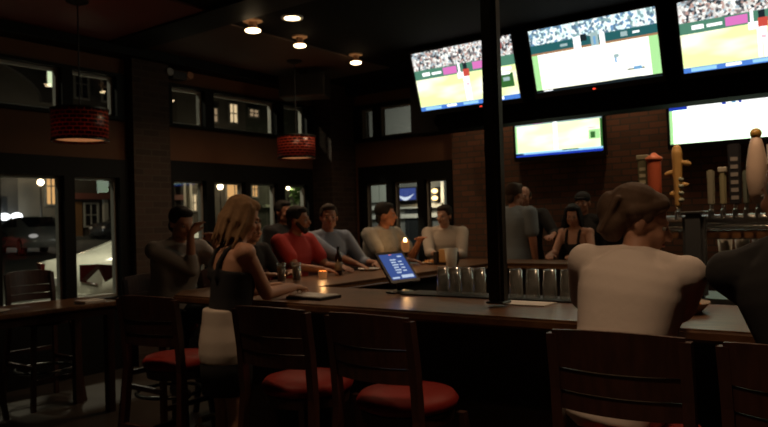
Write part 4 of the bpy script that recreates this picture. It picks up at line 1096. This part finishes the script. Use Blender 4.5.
        capsule(bm, b0, b1, 0.0125*s, 0.0105*s, 8); capsule(bm, b1, b2, 0.0105*s, 0.0085*s, 8)
    for k in (-1, 1):
        hp, kn, an = legs[k]
        capsule(bm, hp, kn, 0.080*s*build, 0.054*s); capsule(bm, kn, an, 0.054*s, 0.034*s)
        capsule(bm, an-V((0, 0.03, 0.04)), an+V((k*.02, 0.15, -0.055)), 0.034, 0.026)
    remeshed('body', bm, skin, root, voxel, 3)
    # eyes, lips
    for k in (-1, 1):
        bm = bmesh.new(); ell(bm, H(k*.031, .0745, -.002), V((.0125, .010, .008))*hs, Mh, 12)
        ey = link('eye', bm, M_eye, root, True)
        bm = bmesh.new(); ell(bm, H(k*.031, .0835, -.002), V((.0055, .003, .0055))*hs, Mh, 10); link('iris', bm, M_iris, ey, True)
    bm = bmesh.new(); ell(bm, H(0, .0905, -.0565), V((.0215, .008, .0075))*hs, Mh, 12); link('lips', bm, M_lip, root, True)
    # --- hair
    style, hm = hair
    if hm:
        bm = bmesh.new()
        if style in ('short', 'curly', 'long', 'bob'):
            ell(bm, H(0, -.024, .044), V((.083, .092, .084))*hs, Mh)
            ell(bm, H(0, .028, .082), V((.062, .052, .036))*hs, Mh)
            for k in (-1, 1): ell(bm, H(k*.066, -.012, .028), V((.018, .042, .036))*hs, Mh)
            ell(bm, H(0, -.070, -.030), V((.058, .030, .058))*hs, Mh)
        if style == 'curly':
            rr_ = random.Random(5)
            for q in range(26):
                a = rr_.uniform(0, 6.28); b = rr_.uniform(0.1, 1.3)
                ell(bm, H(.082*math.cos(a)*math.sin(b), -.024+.09*math.sin(a)*math.sin(b), .044+.084*math.cos(b)), V((.022, .022, .02))*hs, Mh, 8)
        if style == 'bob':
            ell(bm, H(0, -.032, .046), V((.086, .096, .090))*hs, Mh)
            ell(bm, H(0, -.085, -.015), V((.070, .050, .075))*hs, Mh)
            ell(bm, H(-.01, -.120, .030), V((.050, .034, .055))*hs, Mh)
            for k in (-1, 1): capsule(bm, H(k*.045, .050, .075), H(k*.074, -.04, .03), 0.026*s, 0.028*s)
            for q in range(8): capsule(bm, H(.02*q-.07, -.10, .06), H(.012*q-.04, -.125, -.06), 0.014*s, 0.010*s, 8)
        if style == 'long':
            rr_ = random.Random(9)
            for q in range(58):
                a = math.pi*(0.10+1.80*q/57)-math.pi/2+math.pi       # round the back and sides, leaving the face open
                a = math.radians(-65+ (310*q/57)) - math.pi/2 + math.radians(-25)+math.pi
                ax, ay = math.sin(a-math.pi/2-math.radians(65)), -math.cos(a-math.pi/2-math.radians(65))
                if ay > 0.62: continue
                st = H(.072*ax, -.015+.080*ay, .060+rr_.uniform(-.01, .02)); ln = rr_.uniform(.15, .215)*(0.85 if ay > 0.2 else 1)
                md = H(.088*ax+rr_.uniform(-.01, .01), -.020+.094*ay+rr_.uniform(-.01, .01), -.03); en = H(.090*ax+rr_.uniform(-.02, .02), -.022+.085*ay+rr_.uniform(-.015, .015), .03-ln)
                capsule(bm, st, md, .015*s, .014*s, 8); capsule(bm, md, en, .014*s, .006*s, 8)
        if style == 'receding':
            for k in (-1, 1): ell(bm, H(k*.064, -.026, .016), V((.020, .052, .042))*hs, Mh)
            ell(bm, H(0, -.066, .010), V((.066, .042, .075))*hs, Mh)
            ell(bm, H(0, -.045, .062), V((.068, .060, .052))*hs, Mh)
        remeshed('hair', bm, hm, root, 0.006, 3 if style not in ('curly', 'long') else 1)
    if style == 'cap':
        bm = bmesh.new(); ell(bm, H(0, -.014, .052), V((.086, .100, .078))*hs, Mh); ell(bm, H(0, .105, .048), V((.062, .060, .009))*hs, Mh)
        remeshed('cap', bm, M_darkcloth, root, 0.007, 3)
    if beard:
        bm = bmesh.new()
        ell(bm, H(0, .060, -.092), V((.040, .034, .032))*hs, Mh)
        for k in (-1, 1): capsule(bm, H(k*.064, .008, -.030), H(k*.034, .056, -.088), 0.018*s, 0.022*s)
        remeshed('beard', bm, beard, root, 0.006, 2)
    # --- clothes
    if shirt:
        bm = bmesh.new(); g = 0.016
        if sleeve == 'tank':
            torso(bm, 0.010, top=False, hmax=0.38, hmin=0.13 if skirt else -1)
            for k in (-1, 1):
                pts = [p0+d*h_*s+X*k*x_*s*build+F*f_*s*build for x_, f_, h_ in ((.085, .118, .32), (.080, .116, .40), (.082, .066, .485), (.084, -.010, .530), (.080, -.088, .475), (.070, -.122, .40), (.060, -.124, .33))]
                for a_, b_ in zip(pts, pts[1:]): capsule(bm, a_, b_, 0.016, 0.016, 8)
        else:
            torso(bm, g)
            for k in (-1, 1):
                A, E_, Wr = arms[k]
                if sleeve == 'short': capsule(bm, A, A.lerp(E_, 0.62), (0.054*build+g)*s, (0.050+g*1.3)*s)
                else:
                    capsule(bm, A, E_, (0.052*build+g)*s, (0.042+g)*s); capsule(bm, E_, E_.lerp(Wr, 0.90 if sleeve == 'long' else 0.35), (0.042+g)*s, (0.034+g*0.7)*s)
        if not skirt:
            ell(bm, p0-d*0.03, V((0.165*build+g, 0.120*build+g, 0.10 if sleeve != 'tank' else 0.02))*s, TM_)
        sh_o = remeshed('shirt', bm, shirt, root, max(voxel, 0.009), 4)
        if collar:
            bm = bmesh.new()
            for k in (-1, 1): capsule(bm, nb+X*k*0.055+d*0.025-F*0.02, nb+X*k*0.030+F*0.062-d*0.030, 0.018, 0.014, 8)
            capsule(bm, nb+X*0.055+d*0.028-F*0.02, nb-X*0.055+d*0.028-F*0.02, 0.018, 0.018, 8); capsule(bm, nb+X*0.03+d*0.030-F*0.058, nb-X*0.03+d*0.030-F*0.058, 0.016, 0.016, 8)
            remeshed('collar', bm, collar, root, 0.008, 2)
    if pants:
        bm = bmesh.new(); g = 0.012
        ell(bm, p0-d*0.01, V((0.160*build+g, 0.118*build+g, 0.115+g))*s, TM_)
        for k in (-1, 1):
            hp, kn, an = legs[k]
            capsule(bm, hp, kn, (0.082*build+g)*s, (0.058+g)*s); capsule(bm, kn, kn.lerp(an, 0.93), (0.058+g)*s, (0.044+g)*s)
        remeshed('trousers', bm, pants, root, 0.012, 3)
    if skirt:
        bm = bmesh.new(); caps(bm, lathe(bm, [(0.145, 0.04), (0.162, -0.05), (0.172, -0.14), (0.168, -0.29)], 32, p0, Matrix.Diagonal(V((s*.95, 0.80*s, s)))))
        link('skirt', bm, skirt, root, True)
    for k in (-1, 1):
        hp, kn, an = legs[k]
        bm = bmesh.new(); capsule(bm, an-V((0, 0.035, 0.045)), an+V((k*.02, 0.155, -0.060)), 0.043, 0.034); ell(bm, an+V((k*.01, .05, -.075)), (.045, .13, .014))
        remeshed('shoe', bm, M_shoe, root, 0.010, 2)
    root['_hc'] = 0; del root['_hc']
    return root, H, (p0, d, X, F, nb, sh, arms)

hair_m = lambda n, c: mat('hair ' + n, c, 0.75, spec=0.25, noise=0.35, nscale=40)
PI = math.pi
# the woman in the white T-shirt, back to us, face turned to her right
person((-0.800, 2.36), 0.02, 'woman in a white T-shirt sitting with her back to us, head turned sideways', 'sit', 0.935, lean=13, head_yaw=-66, head_pitch=16, side=7, head_scale=1.10, neck_fwd=0.045, neck_len=0.128, build=1.04,
       hands=((-1.00, 2.84, 1.12), (-0.76, 2.84, 1.12)), skin=M_skin, shirt=mat('white cotton T-shirt', (0.68, 0.58, 0.52), 0.9, bump=0.5, nscale=7), sleeve='short',
       pants=M_jean, hair=('bob', hair_m('light brown', (0.13, 0.078, 0.050))), voxel=0.007, elbow=0.08)
person((-0.125, 2.40), 0.10, 'man in a black top at the frame edge, sitting with his back to us', 'sit', 1.03, lean=5, head_yaw=42, head_pitch=3, side=-15,
       hands=((-0.22, 2.86, 1.12), (0.10, 2.86, 1.12)), elbow=0.15, skin=M_skin2, shirt=M_darkcloth, sleeve='long', hair=('receding', hair_m('grey', (0.22, 0.20, 0.18))), voxel=0.008, build=1.05)
# the waitress
wt, Hh, jt = person((-2.90, 2.46), -0.35, 'waitress in a black tank top and short black skirt standing at the bar', 'stand', 0.97, lean=8, head_yaw=-12, head_pitch=20,
       hands=((-2.93, 2.90, 1.14), (-2.79, 2.86, 1.14)), skin=mat('skin waitress', (0.50, 0.26, 0.165), 0.55), shirt=M_darkcloth, sleeve='tank', pants=None, skirt=M_darkcloth,
       hair=('long', hair_m('dark blonde', (0.26, 0.15, 0.075))), voxel=0.007, elbow=0.35, build=0.90)
bm = bmesh.new(); p0, d_, X_, F_ = jt[0], jt[1], jt[2], jt[3]
caps(bm, lathe(bm, [(0.150, 0.165), (0.160, 0.08), (0.180, 0.0), (0.186, -0.07), (0.178, -0.12)], 32, p0, Matrix.Diagonal(Vector((0.88, 0.76, 1.0)))))
remeshed('waist_apron', bm, mat('pale cotton', (0.55, 0.47, 0.40), 0.9), wt, 0.009, 4)
# at the bar corner
person((-4.33, 3.16), -PI/2-0.15, 'man in a grey button shirt at the bar corner, hand raised to his mouth', 'sit', 1.0, lean=16, head_yaw=6, head_pitch=16,
       hands=((-3.98, 3.30, 1.38), (-4.00, 3.10, 1.44)), skin=M_skin, shirt=mat('grey button shirt', (0.30, 0.27, 0.245), 0.9), sleeve='mid', hair=('short', hair_m('black', (0.012, 0.010, 0.010))),
       collar=mat('grey shirt collar', (0.34, 0.31, 0.28), 0.9), elbow=0.25)
person((-4.33, 3.84), -PI/2, 'person in a black top mostly hidden behind the waitress', 'sit', 0.90, lean=14, head_yaw=-8, head_pitch=5,
       hands=((-3.88, 3.98, 1.12), (-3.88, 3.72, 1.12)), skin=M_skin3, shirt=M_darkcloth, sleeve='mid', hair=('short', hair_m('dark', (0.02, 0.014, 0.011))))
rd, Hr, jr = person((-4.36, 4.40), -PI/2+0.05, 'bearded man in a red printed T-shirt at the bar, face in profile', 'sit', 1.0, lean=12, head_yaw=24, head_pitch=2,
       hands=((-3.86, 4.58, 1.12), (-3.82, 4.28, 1.12)), skin=M_skin2, shirt=mat('red T-shirt', (0.42, 0.032, 0.028), 0.9), sleeve='short', hair=('short', hair_m('near black', (0.016, 0.012, 0.010))),
       beard=hair_m('dark beard', (0.03, 0.018, 0.012)), build=1.08)
bm = bmesh.new()
cc = jr[0]+jr[1]*0.33+jr[3]*0.128
MM = Matrix((jr[2], jr[3], jr[1])).transposed()
ell(bm, cc, (0.062, 0.014, 0.065), MM); ell(bm, cc-jr[1]*0.06, (0.040, 0.016, 0.035), MM)
remeshed('shirt_print', bm, mat('pale shirt print', (0.42, 0.22, 0.20), 0.9), rd, 0.007, 2)
person((-4.38, 4.92), -PI/2-0.35, 'smiling man in a light blue shirt at the bar facing us', 'sit', 1.02, lean=9, head_yaw=-22, head_pitch=0,
       hands=((-3.86, 5.06, 1.12), (-3.86, 4.80, 1.12)), skin=M_skin2, shirt=mat('light blue shirt', (0.22, 0.26, 0.34), 0.9), sleeve='mid', hair=('short', hair_m('brown', (0.035, 0.022, 0.015))),
       collar=mat('dark blue collar', (0.08, 0.10, 0.15), 0.9), build=1.05)
person((-4.36, 5.70), -PI/2-0.1, 'man in a grey striped T-shirt at the bar looking towards the white shirt', 'sit', 1.05, lean=12, head_yaw=38, head_pitch=3,
       hands=((-3.90, 5.84, 1.30), (-3.86, 5.56, 1.12)), skin=M_skin2, shirt=mat('grey striped T-shirt', (0.30, 0.29, 0.26), 0.9, noise=0.35, nscale=14), sleeve='short', hair=('short', hair_m('black two', (0.014, 0.012, 0.010))), build=1.08)
person((-4.22, 6.86), math.radians(-152), 'man in a white button shirt leaning on the far bar corner', 'sit', 1.02, lean=14, head_yaw=-30, head_pitch=6,
       hands=((-3.90, 6.46, 1.12), (-4.02, 6.36, 1.13)), skin=M_skin3, shirt=mat('white button shirt', (0.60, 0.52, 0.44), 0.9), sleeve='mid', hair=('short', hair_m('brown two', (0.04, 0.026, 0.018))),
       collar=mat('white shirt collar', (0.62, 0.54, 0.46), 0.9), build=1.08)
# beyond the bar
person((-3.42, 6.98), -0.25, 'man in a blue-grey T-shirt standing with his back to us beyond the bar', 'stand', 1.10, lean=2, head_yaw=-10, head_pitch=0,
       skin=M_skin2, shirt=mat('blue grey T-shirt', (0.17, 0.20, 0.22), 0.9), sleeve='short', hair=('short', hair_m('brown three', (0.05, 0.03, 0.02))), build=1.12)
person((-3.50, 7.45), PI+0.25, 'bald-browed man in dark clothes by the brick wall, facing the blue-grey T-shirt', 'stand', 1.09, lean=2, head_yaw=5,
       hands=((-3.02, 7.12, 1.30), None), skin=M_skin2, shirt=M_darkcloth, sleeve='mid', hair=('receding', hair_m('dark two', (0.04, 0.03, 0.02))), build=1.08)
person((-2.70, 7.06), PI-0.15, 'woman with long black hair and bare shoulders by the brick wall', 'sit', 0.95, lean=10, head_yaw=22, head_pitch=14,
       hands=((-2.56, 6.60, 1.12), (-2.84, 6.60, 1.12)), skin=M_skin, shirt=M_darkcloth, sleeve='tank', hair=('long', hair_m('long black', (0.010, 0.008, 0.008))), build=0.92)
person((-2.83, 7.55), PI+0.1, 'person in a dark cap standing behind the black-haired woman', 'stand', 1.03, lean=2, skin=M_skin2, shirt=M_darkcloth, sleeve='long', hair=('cap', None))
person((-2.30, 7.42), PI-0.2, 'grey curly-haired person in dark clothes, partly hidden by the white T-shirt', 'stand', 1.02, lean=2, head_yaw=20, skin=M_skin2, shirt=M_darkcloth, sleeve='long', hair=('curly', hair_m('grey curls', (0.34, 0.27, 0.20))))
person((-5.20, 5.18), -PI/2, 'dark silhouetted person standing by the windows behind the red T-shirt', 'stand', 1.02, lean=2, skin=M_skin2, shirt=M_darkcloth, sleeve='long', hair=('short', hair_m('dark three', (0.012, 0.010, 0.009))))
